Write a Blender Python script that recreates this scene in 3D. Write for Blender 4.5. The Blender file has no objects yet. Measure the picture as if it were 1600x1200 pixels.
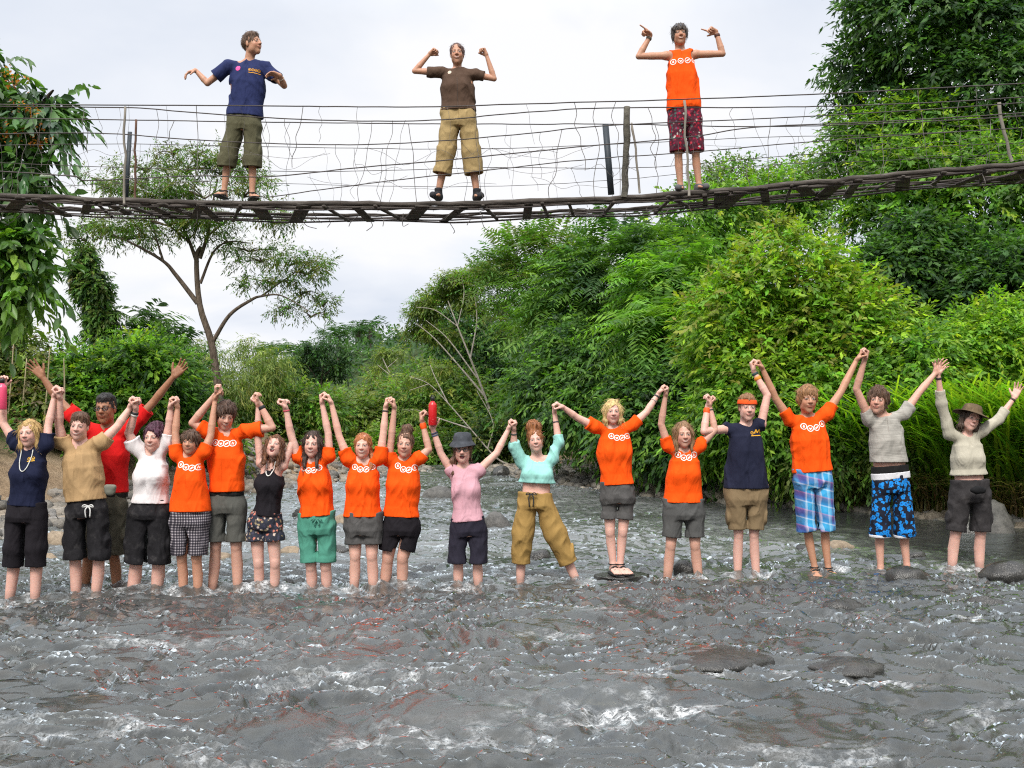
import bpy, math, random
import numpy as np
from mathutils import Vector, Matrix
from mathutils.bvhtree import BVHTree

random.seed(11)
RNG = np.random.default_rng(11)
SC = bpy.context.scene
COL = SC.collection
F_PX = 1600.0
CAM_H = 1.5
TH = math.atan(45.0 / F_PX)
CT, ST = math.cos(TH), math.sin(TH)


def up_(u, v, Y):
    """world point on the sight line of photo pixel (u, v) at ground distance Y"""
    a = (u - 800.0) / F_PX
    b = (600.0 - v) / F_PX
    ry = CT - b * ST
    t = Y / ry
    return np.array([a * t, Y, CAM_H + (ST + b * CT) * t])


def on_water(u, v, z=0.0):
    a = (u - 800.0) / F_PX
    b = (600.0 - v) / F_PX
    rz = ST + b * CT
    t = (z - CAM_H) / rz
    return np.array([a * t, (CT - b * ST) * t, z])


# ------------------------------------------------------------------ noise
def _hash(ix, iy, iz, seed):
    h = (ix * 374761393 + iy * 668265263 + iz * 1274126177 + seed * 974711) & 0xFFFFFFFF
    h = ((h ^ (h >> 13)) * 1274126177) & 0xFFFFFFFF
    h = h ^ (h >> 16)
    return (h & 0xFFFF).astype(np.float32) / 32767.5 - 1.0


def vnoise(x, y, z=0.0, seed=0):
    x, y, z = np.broadcast_arrays(np.asarray(x, np.float64), np.asarray(y, np.float64), np.asarray(z, np.float64))
    fx, fy, fz = np.floor(x), np.floor(y), np.floor(z)
    ix, iy, iz = fx.astype(np.int64), fy.astype(np.int64), fz.astype(np.int64)
    tx, ty, tz = (x - fx), (y - fy), (z - fz)
    tx = tx * tx * (3 - 2 * tx)
    ty = ty * ty * (3 - 2 * ty)
    tz = tz * tz * (3 - 2 * tz)
    flat = not np.any(tz)
    r = 0
    for dz in ((0,) if flat else (0, 1)):
        wz = 1.0 if flat else (tz if dz else 1 - tz)
        for dy in (0, 1):
            wy = ty if dy else 1 - ty
            for dx in (0, 1):
                wx = tx if dx else 1 - tx
                r = r + _hash(ix + dx, iy + dy, iz + dz, seed) * (wx * wy * wz)
    return r


def fbm(x, y, z=0.0, octv=4, seed=0):
    a, s, r = 0.5, 1.0, 0.0
    for i in range(octv):
        r = r + a * vnoise(np.asarray(x) * s, np.asarray(y) * s, np.asarray(z) * s, seed + i * 17)
        a *= 0.5
        s *= 2.03
    return r


# ------------------------------------------------------------------ mesh helpers
def link(o, parent=None):
    COL.objects.link(o)
    if parent is not None:
        o.parent = parent
    return o


def mesh_np(name, V, Q, mat=None, parent=None, smooth=True, col=None, loc=None, mats=None, midx=None):
    V = np.asarray(V, np.float32)
    Q = np.asarray(Q, np.int32)
    me = bpy.data.meshes.new(name)
    n, k = Q.shape
    me.vertices.add(len(V))
    me.vertices.foreach_set('co', V.ravel())
    me.loops.add(n * k)
    me.loops.foreach_set('vertex_index', Q.ravel())
    me.polygons.add(n)
    me.polygons.foreach_set('loop_start', np.arange(0, n * k, k, dtype=np.int32))
    if smooth:
        me.polygons.foreach_set('use_smooth', np.ones(n, bool))
    if midx is not None:
        me.polygons.foreach_set('material_index', np.asarray(midx, np.int32))
    me.update(calc_edges=True)
    if col is not None:
        at = me.attributes.new('Col', 'FLOAT_COLOR', 'POINT')
        c = np.ones((len(V), 4), np.float32)
        c[:, :3] = col
        at.data.foreach_set('color', c.ravel())
    if mat is not None:
        me.materials.append(mat)
    for m in (mats or ()):
        me.materials.append(m)
    o = bpy.data.objects.new(name, me)
    link(o, parent)
    if loc is not None:
        o.location = loc
    return o


def tag(o, label=None, cat=None, group=None, kind=None):
    if label: o['label'] = label
    if cat: o['category'] = cat
    if group: o['group'] = group
    if kind: o['kind'] = kind
    return o


def empty(name, loc=(0, 0, 0)):
    o = bpy.data.objects.new(name, None)
    o.empty_display_size = 0.1
    o.location = loc
    return link(o)


class MB:
    """collects quads"""
    def __init__(self):
        self.V, self.Q, self.C, self.n = [], [], [], 0

    def add(self, V, Q, c=None):
        V = np.asarray(V, float)
        self.V.append(V)
        self.Q.append(np.asarray(Q, int) + self.n)
        if c is not None:
            self.C.append(np.broadcast_to(np.asarray(c, float), (len(V), 3)))
        self.n += len(V)

    def tube(self, pts, rad, seg=8, c=None, cap=True):
        pts = np.asarray(pts, float)
        n = len(pts)
        rad = np.atleast_1d(np.asarray(rad, float))
        if len(rad) != n:
            rad = np.interp(np.linspace(0, 1, n), np.linspace(0, 1, len(rad)), rad) if len(rad) > 1 else np.full(n, rad[0])
        tang = np.gradient(pts, axis=0)
        tang /= np.linalg.norm(tang, axis=1)[:, None] + 1e-9
        ref = np.array([0.13, 0.21, 0.97]) if abs(tang[0][2]) < 0.9 else np.array([0.97, 0.2, 0.1])
        rings = []
        a = np.linspace(0, 2 * np.pi, seg, endpoint=False)
        nx = np.cross(tang[0], ref)
        for i in range(n):
            nx = nx - tang[i] * np.dot(nx, tang[i])
            nx /= np.linalg.norm(nx) + 1e-9
            ny = np.cross(tang[i], nx)
            rings.append(pts[i] + rad[i] * (np.cos(a)[:, None] * nx + np.sin(a)[:, None] * ny))
        V = np.concatenate(rings)
        Q = []
        for i in range(n - 1):
            for j in range(seg):
                k = (j + 1) % seg
                Q.append((i * seg + j, i * seg + k, (i + 1) * seg + k, (i + 1) * seg + j))
        if cap:
            for base in (0, (n - 1) * seg):
                ce = len(V)
                V = np.vstack([V, V[base:base + seg].mean(0)[None]])
                for j in range(0, seg, 2):
                    Q.append((base + j, base + (j + 1) % seg, base + (j + 2) % seg, ce))
        self.add(V, Q, c)

    def box(self, c, ax, h, col=None):
        """c centre, ax 3 axis rows, h half sizes"""
        c = np.asarray(c, float)
        ax = np.asarray(ax, float)
        V = []
        for sz in (-1, 1):
            for sy in (-1, 1):
                for sx in (-1, 1):
                    V.append(c + sx * h[0] * ax[0] + sy * h[1] * ax[1] + sz * h[2] * ax[2])
        Q = [(0, 2, 3, 1), (4, 5, 7, 6), (0, 1, 5, 4), (2, 6, 7, 3), (0, 4, 6, 2), (1, 3, 7, 5)]
        self.add(V, Q, col)

    def build(self, name, mat, parent=None, smooth=True, loc=None):
        V = np.concatenate(self.V)
        if loc is not None:
            V = V - np.asarray(loc)
        return mesh_np(name, V, np.concatenate(self.Q), mat, parent, smooth, np.concatenate(self.C) if self.C else None, loc)


def curve_pts(P, n=24):
    """smooth Catmull-Rom through P"""
    P = np.asarray(P, float)
    if len(P) < 3:
        t = np.linspace(0, 1, n)[:, None]
        return P[0] * (1 - t) + P[-1] * t
    E = np.vstack([2 * P[0] - P[1], P, 2 * P[-1] - P[-2]])
    out = []
    m = max(2, n // (len(P) - 1))
    for i in range(len(P) - 1):
        p0, p1, p2, p3 = E[i:i + 4]
        for t in np.linspace(0, 1, m, endpoint=False):
            out.append(0.5 * ((2 * p1) + (-p0 + p2) * t + (2 * p0 - 5 * p1 + 4 * p2 - p3) * t * t + (-p0 + 3 * p1 - 3 * p2 + p3) * t ** 3))
    out.append(P[-1])
    return np.array(out)


# ------------------------------------------------------------------ node material helpers
class NT:
    def __init__(self, name):
        self.m = bpy.data.materials.new(name)
        self.m.use_nodes = True
        self.t = self.m.node_tree
        self.t.nodes.clear()
        self.out = self.t.nodes.new('ShaderNodeOutputMaterial')

    def n(self, typ, **kw):
        nd = self.t.nodes.new('ShaderNode' + typ)
        for k, v in kw.items():
            if k in nd.inputs:
                i = nd.inputs[k]
                if hasattr(v, 'is_output'):
                    self.t.links.new(v, i)
                else:
                    i.default_value = v
            else:
                setattr(nd, k, v)
        return nd

    def l(self, a, b):
        self.t.links.new(a, b)

    def ramp(self, fac, stops, interp='LINEAR'):
        r = self.n('ValToRGB')
        r.color_ramp.interpolation = interp
        e = r.color_ramp.elements
        while len(e) < len(stops):
            e.new(0.5)
        for i, (p, c) in enumerate(stops):
            e[i].position = p
            e[i].color = (*c, 1) if len(c) == 3 else c
        self.l(fac, r.inputs['Fac'])
        return r.outputs['Color']

    def mix(self, fac, a, b, mode='MIX'):
        m = self.n('MixRGB', blend_type=mode)
        for s, v in (('Fac', fac), ('Color1', a), ('Color2', b)):
            if hasattr(v, 'is_output'):
                self.l(v, m.inputs[s])
            elif s == 'Fac':
                m.inputs[s].default_value = v
            else:
                m.inputs[s].default_value = (*v, 1) if len(v) == 3 else v
        return m.outputs['Color']

    def math(self, op, a, b=None, c=None, clamp=False):
        m = self.n('Math', operation=op, use_clamp=clamp)
        for i, v in enumerate((a, b, c)):
            if v is None: continue
            if hasattr(v, 'is_output'):
                self.l(v, m.inputs[i])
            else:
                m.inputs[i].default_value = v
        return m.outputs[0]

    def coords(self, scale=(1, 1, 1), kind='Object', rot=(0, 0, 0)):
        tc = self.n('TexCoord')
        mp = self.n('Mapping')
        mp.inputs['Scale'].default_value = scale
        mp.inputs['Rotation'].default_value = rot
        self.l(tc.outputs[kind], mp.inputs['Vector'])
        return mp.outputs['Vector']

    def noise(self, vec, scale, detail=4, rough=0.55, dist=0.0):
        n = self.n('TexNoise')
        n.inputs['Scale'].default_value = scale
        n.inputs['Detail'].default_value = detail
        n.inputs['Roughness'].default_value = rough
        n.inputs['Distortion'].default_value = dist
        self.l(vec, n.inputs['Vector'])
        return n.outputs['Fac']

    def bump(self, h, strength=0.3, dist=0.01):
        b = self.n('Bump')
        b.inputs['Strength'].default_value = strength
        b.inputs['Distance'].default_value = dist
        self.l(h, b.inputs['Height'])
        return b.outputs['Normal']

    def pbr(self, col, rough=0.7, normal=None, spec=0.3, **kw):
        p = self.n('BsdfPrincipled')
        if hasattr(col, 'is_output'):
            self.l(col, p.inputs['Base Color'])
        else:
            p.inputs['Base Color'].default_value = (*col, 1)
        if hasattr(rough, 'is_output'):
            self.l(rough, p.inputs['Roughness'])
        else:
            p.inputs['Roughness'].default_value = rough
        p.inputs['Specular IOR Level'].default_value = spec
        if normal is not None:
            self.l(normal, p.inputs['Normal'])
        for k, v in kw.items():
            p.inputs[k].default_value = v
        self.l(p.outputs[0], self.out.inputs['Surface'])
        return p


def attr(nt, name='Col'):
    return nt.n('Attribute', attribute_name=name).outputs['Color']
# ------------------------------------------------------------------ implicit bodies
def axis_pts(lo, hi, fine, h, hf):
    p, out = lo, [lo]
    while p < hi:
        inf = any(a <= p <= b for a, b in fine)
        s = hf if inf else h
        if not inf:
            for a, b in fine:
                if p < a < p + s:
                    s = max(a - p, hf)
        p += s
        out.append(p)
    return np.array(out, np.float32)


class Vol:
    def __init__(self, lo, hi, h, fine=((), (), ()), hf=0.004):
        self.ax = [axis_pts(lo[i], hi[i], fine[i], h, hf) for i in range(3)]
        self.F = np.full([len(a) for a in self.ax], 0.09, np.float32)

    def blk(self, lo, hi):
        s = []
        for i in range(3):
            a = np.searchsorted(self.ax[i], lo[i])
            b = np.searchsorted(self.ax[i], hi[i])
            if b <= a: return None, None
            s.append(slice(a, b))
        X = self.ax[0][s[0]][:, None, None]
        Y = self.ax[1][s[1]][None, :, None]
        Z = self.ax[2][s[2]][None, None, :]
        return tuple(s), (X, Y, Z)

    def op(self, prim, k=0.02, mode='add'):
        lo, hi, fn = prim
        m = k + 0.012
        s, P = self.blk(np.asarray(lo) - m, np.asarray(hi) + m)
        if s is None: return
        d = fn(*P).astype(np.float32)
        f = self.F[s]
        if mode == 'add':
            hh = np.maximum(k - np.abs(f - d), 0) / max(k, 1e-6)
            self.F[s] = np.minimum(f, d) - hh * hh * k * 0.25
        elif mode == 'sub':
            d = -d
            hh = np.maximum(k - np.abs(f - d), 0) / max(k, 1e-6)
            self.F[s] = np.maximum(f, d) + hh * hh * k * 0.25

    def add(self, prim, k=0.02): self.op(prim, k, 'add')
    def sub(self, prim, k=0.006): self.op(prim, k, 'sub')

    def cut(self, p, n):
        """remove the half space on the +n side of p"""
        n = np.asarray(n, float) / np.linalg.norm(n)
        d = (self.ax[0][:, None, None] - p[0]) * n[0] + (self.ax[1][None, :, None] - p[1]) * n[1] + (self.ax[2][None, None, :] - p[2]) * n[2]
        self.F = np.maximum(self.F, d.astype(np.float32))

    def grid(self):
        return self.ax[0][:, None, None], self.ax[1][None, :, None], self.ax[2][None, None, :]

    def fold(self, fn):
        """add displacement only near the surface"""
        near = np.abs(self.F) < 0.04
        i, j, k = np.nonzero(near)
        self.F[i, j, k] += fn(self.ax[0][i], self.ax[1][j], self.ax[2][k]).astype(np.float32)

    def mesh(self):
        F = self.F
        F[0] = F[-1] = 0.05
        F[:, 0] = F[:, -1] = 0.05
        F[:, :, 0] = F[:, :, -1] = 0.05
        S = F < 0
        A = S[:-1, :-1, :-1]
        cnt = np.zeros(A.shape, np.int8)
        for dx in (0, 1):
            for dy in (0, 1):
                for dz in (0, 1):
                    cnt += S[dx:S.shape[0] - 1 + dx, dy:S.shape[1] - 1 + dy, dz:S.shape[2] - 1 + dz]
        I, J, K = np.nonzero((cnt > 0) & (cnt < 8))
        n = len(I)
        idx = np.full(A.shape, -1, np.int32)
        idx[I, J, K] = np.arange(n)
        acc = np.zeros((n, 3))
        num = np.zeros(n)
        co = [(0, 0, 0), (1, 0, 0), (0, 1, 0), (1, 1, 0), (0, 0, 1), (1, 0, 1), (0, 1, 1), (1, 1, 1)]
        val = [F[I + a, J + b, K + c] for a, b, c in co]
        ax = self.ax
        lo = np.stack([ax[0][I], ax[1][J], ax[2][K]], 1).astype(float)
        sz = np.stack([ax[0][I + 1], ax[1][J + 1], ax[2][K + 1]], 1) - lo
        for a in range(8):
            for b in range(a + 1, 8):
                df = [co[b][q] - co[a][q] for q in range(3)]
                if sum(abs(q) for q in df) != 1: continue
                m = (val[a] < 0) != (val[b] < 0)
                t = val[a][m] / (val[a][m] - val[b][m])
                p = np.array(co[a])[None] + t[:, None] * np.array(df)[None]
                acc[m] += p
                num[m] += 1
        V = lo + sz * acc / num[:, None]
        Q = []
        for axn in range(3):
            sl0 = [slice(None)] * 3
            sl1 = [slice(None)] * 3
            sl0[axn] = slice(0, -1)
            sl1[axn] = slice(1, None)
            ch = S[tuple(sl0)] != S[tuple(sl1)]
            i, j, k = np.nonzero(ch)
            p = [i, j, k]
            o1, o2 = [(1, 2), (2, 0), (0, 1)][axn]
            ok = (p[o1] > 0) & (p[o2] > 0) & (p[o1] < A.shape[o1]) & (p[o2] < A.shape[o2])
            i, j, k = i[ok], j[ok], k[ok]
            p = [i, j, k]
            ins = S[i, j, k]

            def cell(d1, d2):
                q = [p[0].copy(), p[1].copy(), p[2].copy()]
                q[o1] -= d1
                q[o2] -= d2
                return idx[q[0], q[1], q[2]]
            a, b, c, d = cell(1, 1), cell(0, 1), cell(0, 0), cell(1, 0)
            Q.append(np.where(ins[:, None], np.stack([a, b, c, d], 1), np.stack([d, c, b, a], 1)))
        Q = np.concatenate(Q)
        Q = Q[(Q >= 0).all(1)]
        return V, Q


def cap(a, b, ra, rb, end=None):
    """tapered capsule; end=(point, dir): flat cut there"""
    a, b = np.asarray(a, float), np.asarray(b, float)
    r = max(ra, rb)
    lo, hi = np.minimum(a, b) - r, np.maximum(a, b) + r
    ab = b - a
    L2 = max(ab @ ab, 1e-12)

    def fn(X, Y, Z):
        px, py, pz = X - a[0], Y - a[1], Z - a[2]
        t = np.clip((px * ab[0] + py * ab[1] + pz * ab[2]) / L2, 0, 1)
        d = np.sqrt((px - t * ab[0]) ** 2 + (py - t * ab[1]) ** 2 + (pz - t * ab[2]) ** 2) - (ra + t * (rb - ra))
        if end is not None:
            p, n = end
            d = np.maximum(d, (X - p[0]) * n[0] + (Y - p[1]) * n[1] + (Z - p[2]) * n[2])
        return d
    return lo, hi, fn


def ell(c, R, rad):
    c = np.asarray(c, float)
    R = np.asarray(R, float)
    rad = np.asarray(rad, float)
    e = np.sqrt(((R * rad[:, None]) ** 2).sum(0))

    def fn(X, Y, Z):
        px, py, pz = X - c[0], Y - c[1], Z - c[2]
        s0 = s1 = 0
        for i in range(3):
            q = px * R[i][0] + py * R[i][1] + pz * R[i][2]
            s0 = s0 + (q / rad[i]) ** 2
            s1 = s1 + (q / rad[i] ** 2) ** 2
        k0, k1 = np.sqrt(s0), np.sqrt(s1)
        return k0 * (k0 - 1) / np.maximum(k1, 1e-6)
    return c - e, c + e, fn


def slab(spine, lat, T, WX, WY, lo_t=0.0, hi_t=1.0, grow=0.0, dep=None, power=2.4):
    """trunk: cross-sections of half-widths WX, WY at stations T along spine (p0 -> p1)"""
    p0, p1 = (np.asarray(p, float) for p in spine)
    L = np.linalg.norm(p1 - p0)
    ax = (p1 - p0) / L
    lat = np.asarray(lat, float) - ax * np.dot(lat, ax)
    lat /= np.linalg.norm(lat)
    dp = np.cross(ax, lat)
    T = np.asarray(T, float) * L
    WX = np.asarray(WX, float) + grow
    WY = np.asarray(WY, float) + grow
    r = max(WX.max(), WY.max())
    a, b = p0 + ax * lo_t * L, p0 + ax * hi_t * L
    lo, hi = np.minimum(a, b) - r, np.maximum(a, b) + r

    def fn(X, Y, Z):
        px, py, pz = X - p0[0], Y - p0[1], Z - p0[2]
        s = px * ax[0] + py * ax[1] + pz * ax[2]
        x = px * lat[0] + py * lat[1] + pz * lat[2]
        y = px * dp[0] + py * dp[1] + pz * dp[2]
        wx = np.interp(s, T, WX)
        wy = np.interp(s, T, WY)
        q = (np.abs(x / wx) ** power + np.abs(y / wy) ** power) ** (1 / power)
        d = (q - 1) * np.minimum(wx, wy)
        d = np.maximum(d, np.maximum(lo_t * L - s, s - hi_t * L))
        return d
    return lo, hi, fn
# ------------------------------------------------------------------ people: materials
def skin_mat():
    t = NT('skin')
    c = attr(t)
    v = t.coords((1, 1, 1))
    n = t.noise(v, 26, 4)
    n2 = t.noise(v, 6, 2)
    c = t.mix(t.math('MULTIPLY', n2, 0.35), c, t.mix(1.0, c, (1.0, 0.8, 0.74), 'MULTIPLY'))
    c = t.mix(t.math('MULTIPLY', n, 0.25), c, t.mix(1.0, c, (0.82, 0.72, 0.68), 'MULTIPLY'))
    p_ = t.pbr(c, 0.5, t.bump(t.math('ADD', t.noise(v, 160, 3), t.math('MULTIPLY', t.noise(v, 22, 3), 1.5)), 0.25, 0.006), 0.4)
    p_.inputs['Subsurface Weight'].default_value = 0.12
    p_.inputs['Subsurface Radius'].default_value = (1.0, 0.35, 0.2)
    p_.inputs['Subsurface Scale'].default_value = 0.012
    return t.m


_cloth = {}


def cloth(col, kind='plain', rough=0.85, col2=None, col3=None):
    key = (tuple(col), kind, col2, col3)
    if key in _cloth: return _cloth[key]
    t = NT('cloth_' + kind)
    v = t.coords()
    c = None
    if kind == 'plain':
        n = t.noise(v, 9, 5)
        c = t.mix(t.math('MULTIPLY', n, 0.25), col, tuple(0.72 * x for x in col))
    elif kind == 'washed':
        n = t.noise(v, 11, 6, 0.65)
        c = t.ramp(n, [(0.3, tuple(0.6 * x for x in col)), (0.55, col), (0.75, col2 or tuple(min(1, 1.9 * x + 0.01) for x in col))])
    elif kind == 'plaid':
        sx = t.n('SeparateXYZ')
        t.l(v, sx.inputs[0])
        u = t.math('ADD', sx.outputs[0], t.math('MULTIPLY', sx.outputs[1], 0.8))
        a = t.math('PINGPONG', t.math('MULTIPLY', u, 1.0), 0.011)
        b = t.math('PINGPONG', sx.outputs[2], 0.011)
        a = t.math('GREATER_THAN', a, 0.0068)
        b = t.math('GREATER_THAN', b, 0.0068)
        s = t.math('MULTIPLY', t.math('ADD', a, b), 0.5)
        c = t.ramp(s, [(0.0, col3 or (0.035, 0.03, 0.04)), (0.5, col), (1.0, col2)], 'CONSTANT')
        c = t.ramp(s, [(0.0, col3 or (0.035, 0.03, 0.04)), (0.5, col), (1.0, col2)])
    elif kind == 'bigplaid':
        sx = t.n('SeparateXYZ')
        t.l(v, sx.inputs[0])
        u = t.math('ADD', sx.outputs[0], t.math('MULTIPLY', sx.outputs[1], 0.6))
        z = t.math('ADD', sx.outputs[2], t.math('MULTIPLY', sx.outputs[0], 0.25))
        a = t.math('FRACT', t.math('MULTIPLY', u, 7.0))
        b = t.math('FRACT', t.math('MULTIPLY', z, 6.5))
        ca = t.ramp(a, [(0.0, (0.03, 0.28, 0.55)), (0.3, (0.03, 0.28, 0.55)), (0.34, (0.35, 0.6, 0.75)), (0.55, (0.1, 0.36, 0.62)), (0.62, (0.12, 0.07, 0.22)), (0.85, (0.03, 0.1, 0.32)), (0.95, (0.5, 0.55, 0.65))])
        cb = t.ramp(b, [(0.0, (0.06, 0.35, 0.6)), (0.28, (0.06, 0.35, 0.6)), (0.33, (0.6, 0.7, 0.78)), (0.4, (0.03, 0.2, 0.5)), (0.6, (0.05, 0.05, 0.2)), (0.78, (0.16, 0.07, 0.2)), (0.85, (0.55, 0.2, 0.35)), (0.9, (0.04, 0.3, 0.58))])
        c = t.mix(0.5, ca, cb)
    elif kind in ('flowers', 'hibiscus', 'redflowers'):
        sc = {'flowers': 38, 'hibiscus': 22, 'redflowers': 30}[kind]
        vo = t.n('TexVoronoi', feature='F1')
        vo.inputs['Scale'].default_value = sc
        wv = t.n('MixRGB', blend_type='ADD')
        wv.inputs['Fac'].default_value = 0.02
        t.l(v, wv.inputs['Color1'])
        ns = t.n('TexNoise')
        ns.inputs['Scale'].default_value = 40
        t.l(v, ns.inputs['Vector'])
        t.l(ns.outputs['Color'], wv.inputs['Color2'])
        t.l(wv.outputs['Color'], vo.inputs['Vector'])
        sp = t.n('SeparateColor')
        t.l(vo.outputs['Color'], sp.inputs[0])
        d = vo.outputs['Distance']
        pet = t.math('ADD', d, t.math('MULTIPLY', t.math('SUBTRACT', t.noise(v, sc * 3.2, 1), 0.5), 0.5))
        if kind == 'hibiscus':
            c = t.ramp(pet, [(0.0, (0.02, 0.16, 0.5)), (0.12, (0.02, 0.03, 0.1)), (0.16, (0.0, 0.16, 0.55)), (0.42, (0.02, 0.26, 0.7)), (0.5, (0.012, 0.014, 0.025)), (1, (0.012, 0.014, 0.025))])
        else:
            hues = {'flowers': [(0.0, (0.6, 0.22, 0.16)), (0.25, (0.62, 0.5, 0.42)), (0.45, (0.05, 0.05, 0.08)), (0.65, (0.35, 0.28, 0.16)), (0.85, (0.04, 0.045, 0.07))],
                    'redflowers': [(0.0, (0.45, 0.02, 0.04)), (0.3, (0.6, 0.58, 0.52)), (0.45, (0.3, 0.02, 0.06)), (0.6, (0.07, 0.13, 0.12)), (0.75, (0.55, 0.05, 0.08)), (0.9, (0.12, 0.1, 0.14))]}[kind]
            base = t.ramp(sp.outputs[0], hues, 'CONSTANT')
            c = t.mix(t.ramp(pet, [(0.3, (0, 0, 0)), (0.5, (1, 1, 1))]), base, col)
    elif kind == 'heather':
        w = t.noise(t.coords((8, 8, 150)), 1.0, 4)
        c = t.ramp(w, [(0.3, tuple(0.6 * x for x in col)), (0.7, col)])
    fold = t.noise(t.coords((1, 1, 0.5)), 9, 2, 0.45, 0.8)
    fine = t.noise(v, 330, 2)
    h = t.math('ADD', fold, t.math('MULTIPLY', fine, 0.03))
    t.pbr(c, rough, t.bump(h, 0.85, 0.035), 0.15)
    _cloth[key] = t.m
    return t.m


_hair = {}


def hair_mat(col, col2):
    key = (col, col2)
    if key not in _hair:
        t = NT('hair')
        w = t.noise(t.coords((90, 90, 14)), 1.0, 5, 0.6, 0.6)
        c = t.ramp(w, [(0.3, tuple(0.45 * x for x in col)), (0.5, col), (0.72, col2)])
        t.pbr(c, 0.45, t.bump(w, 0.8, 0.012), 0.4)
        _hair[key] = t.m
    return _hair[key]


_plain = {}


def plain(name, col, rough=0.5, metal=0.0, spec=0.4):
    key = (name, tuple(col), rough)
    if key not in _plain:
        t = NT(name)
        n = t.noise(t.coords(), 40, 3)
        c = t.mix(t.math('MULTIPLY', n, 0.25), col, tuple(0.7 * x for x in col))
        t.pbr(c, rough, None, spec, Metallic=metal)
        _plain[key] = t.m
    return _plain[key]


SKIN = skin_mat()
nrm = lambda v: np.asarray(v, float) / (np.linalg.norm(v) + 1e-12)


def rot_axis(v, ax, a):
    ax = nrm(ax)
    return v * math.cos(a) + np.cross(ax, v) * math.sin(a) + ax * np.dot(ax, v) * (1 - math.cos(a))


def hand_prims(base, d, n, side, curl=0.8, spread=0.05, s=1.0, fingers=None, thumb=0.6):
    """palm + four fingers + thumb; base = wrist end, d along the palm, n out of the palm"""
    d = nrm(d)
    n = nrm(n - d * np.dot(n, d))
    lat = np.cross(d, n) * side
    P = []
    offs = [0.030, 0.010, -0.010, -0.028]
    lens = [0.95, 1.05, 1.0, 0.8]
    rad = [0.0092, 0.0096, 0.0092, 0.008]
    for i in range(4):
        kn = base + d * (0.083 - 0.004 * abs(i - 1)) * s + lat * offs[i] * s
        P.append((cap(base + lat * offs[i] * 0.55 * s + d * 0.008, kn, 0.0155 * s, 0.0125 * s), 0.014))
        c = curl if fingers is None else fingers[i]
        fd = nrm(d + lat * spread * (1.5 - i))
        p = kn
        for seg, (L, a) in enumerate(zip((0.040, 0.026, 0.021), (1.25, 1.5, 0.9))):
            fd = rot_axis(fd, np.cross(d, n), c * a)
            q = p + fd * L * lens[i] * s
            P.append((cap(p, q, rad[i] * s * (1 - 0.08 * seg), rad[i] * s * (0.95 - 0.09 * seg)), 0.004))
            p = q
    tb = base + d * 0.022 * s + lat * 0.026 * s + n * 0.006
    td = nrm(d * 0.75 + lat * (0.95 - 0.5 * thumb) + n * (0.15 + 0.5 * thumb))
    m = tb + td * 0.042 * s
    P.append((cap(base + lat * 0.012 * s + d * 0.012, tb, 0.016 * s, 0.0145 * s), 0.012))
    P.append((cap(tb, m, 0.0145 * s, 0.0105 * s), 0.01))
    td2 = nrm(td + d * 0.5 + (n - lat * 0.4) * thumb * 0.8)
    e = m + td2 * 0.034 * s
    P.append((cap(m, e, 0.0105 * s, 0.0085 * s), 0.004))
    return P


def ring_on(a, b, t, r, w, off=0.0):
    """a band round the limb a->b"""
    p = a + (b - a) * t
    d = nrm(b - a)
    mb = MB()
    ref = nrm(np.cross(d, [0.3, 0.9, 0.1]))
    r2 = np.cross(d, ref)
    an = np.linspace(0, 2 * np.pi, 17)
    prof = [(-w, r), (-w * 0.6, r + 0.0035), (w * 0.6, r + 0.0035), (w, r)]
    V, Q = [], []
    for (z, rr) in prof:
        for x in an[:-1]:
            V.append(p + d * z + rr * (math.cos(x) * ref + math.sin(x) * r2))
    for i in range(3):
        for j in range(16):
            k = (j + 1) % 16
            Q.append((i * 16 + j, i * 16 + k, (i + 1) * 16 + k, (i + 1) * 16 + j))
    mb.add(V, Q)
    return mb


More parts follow.
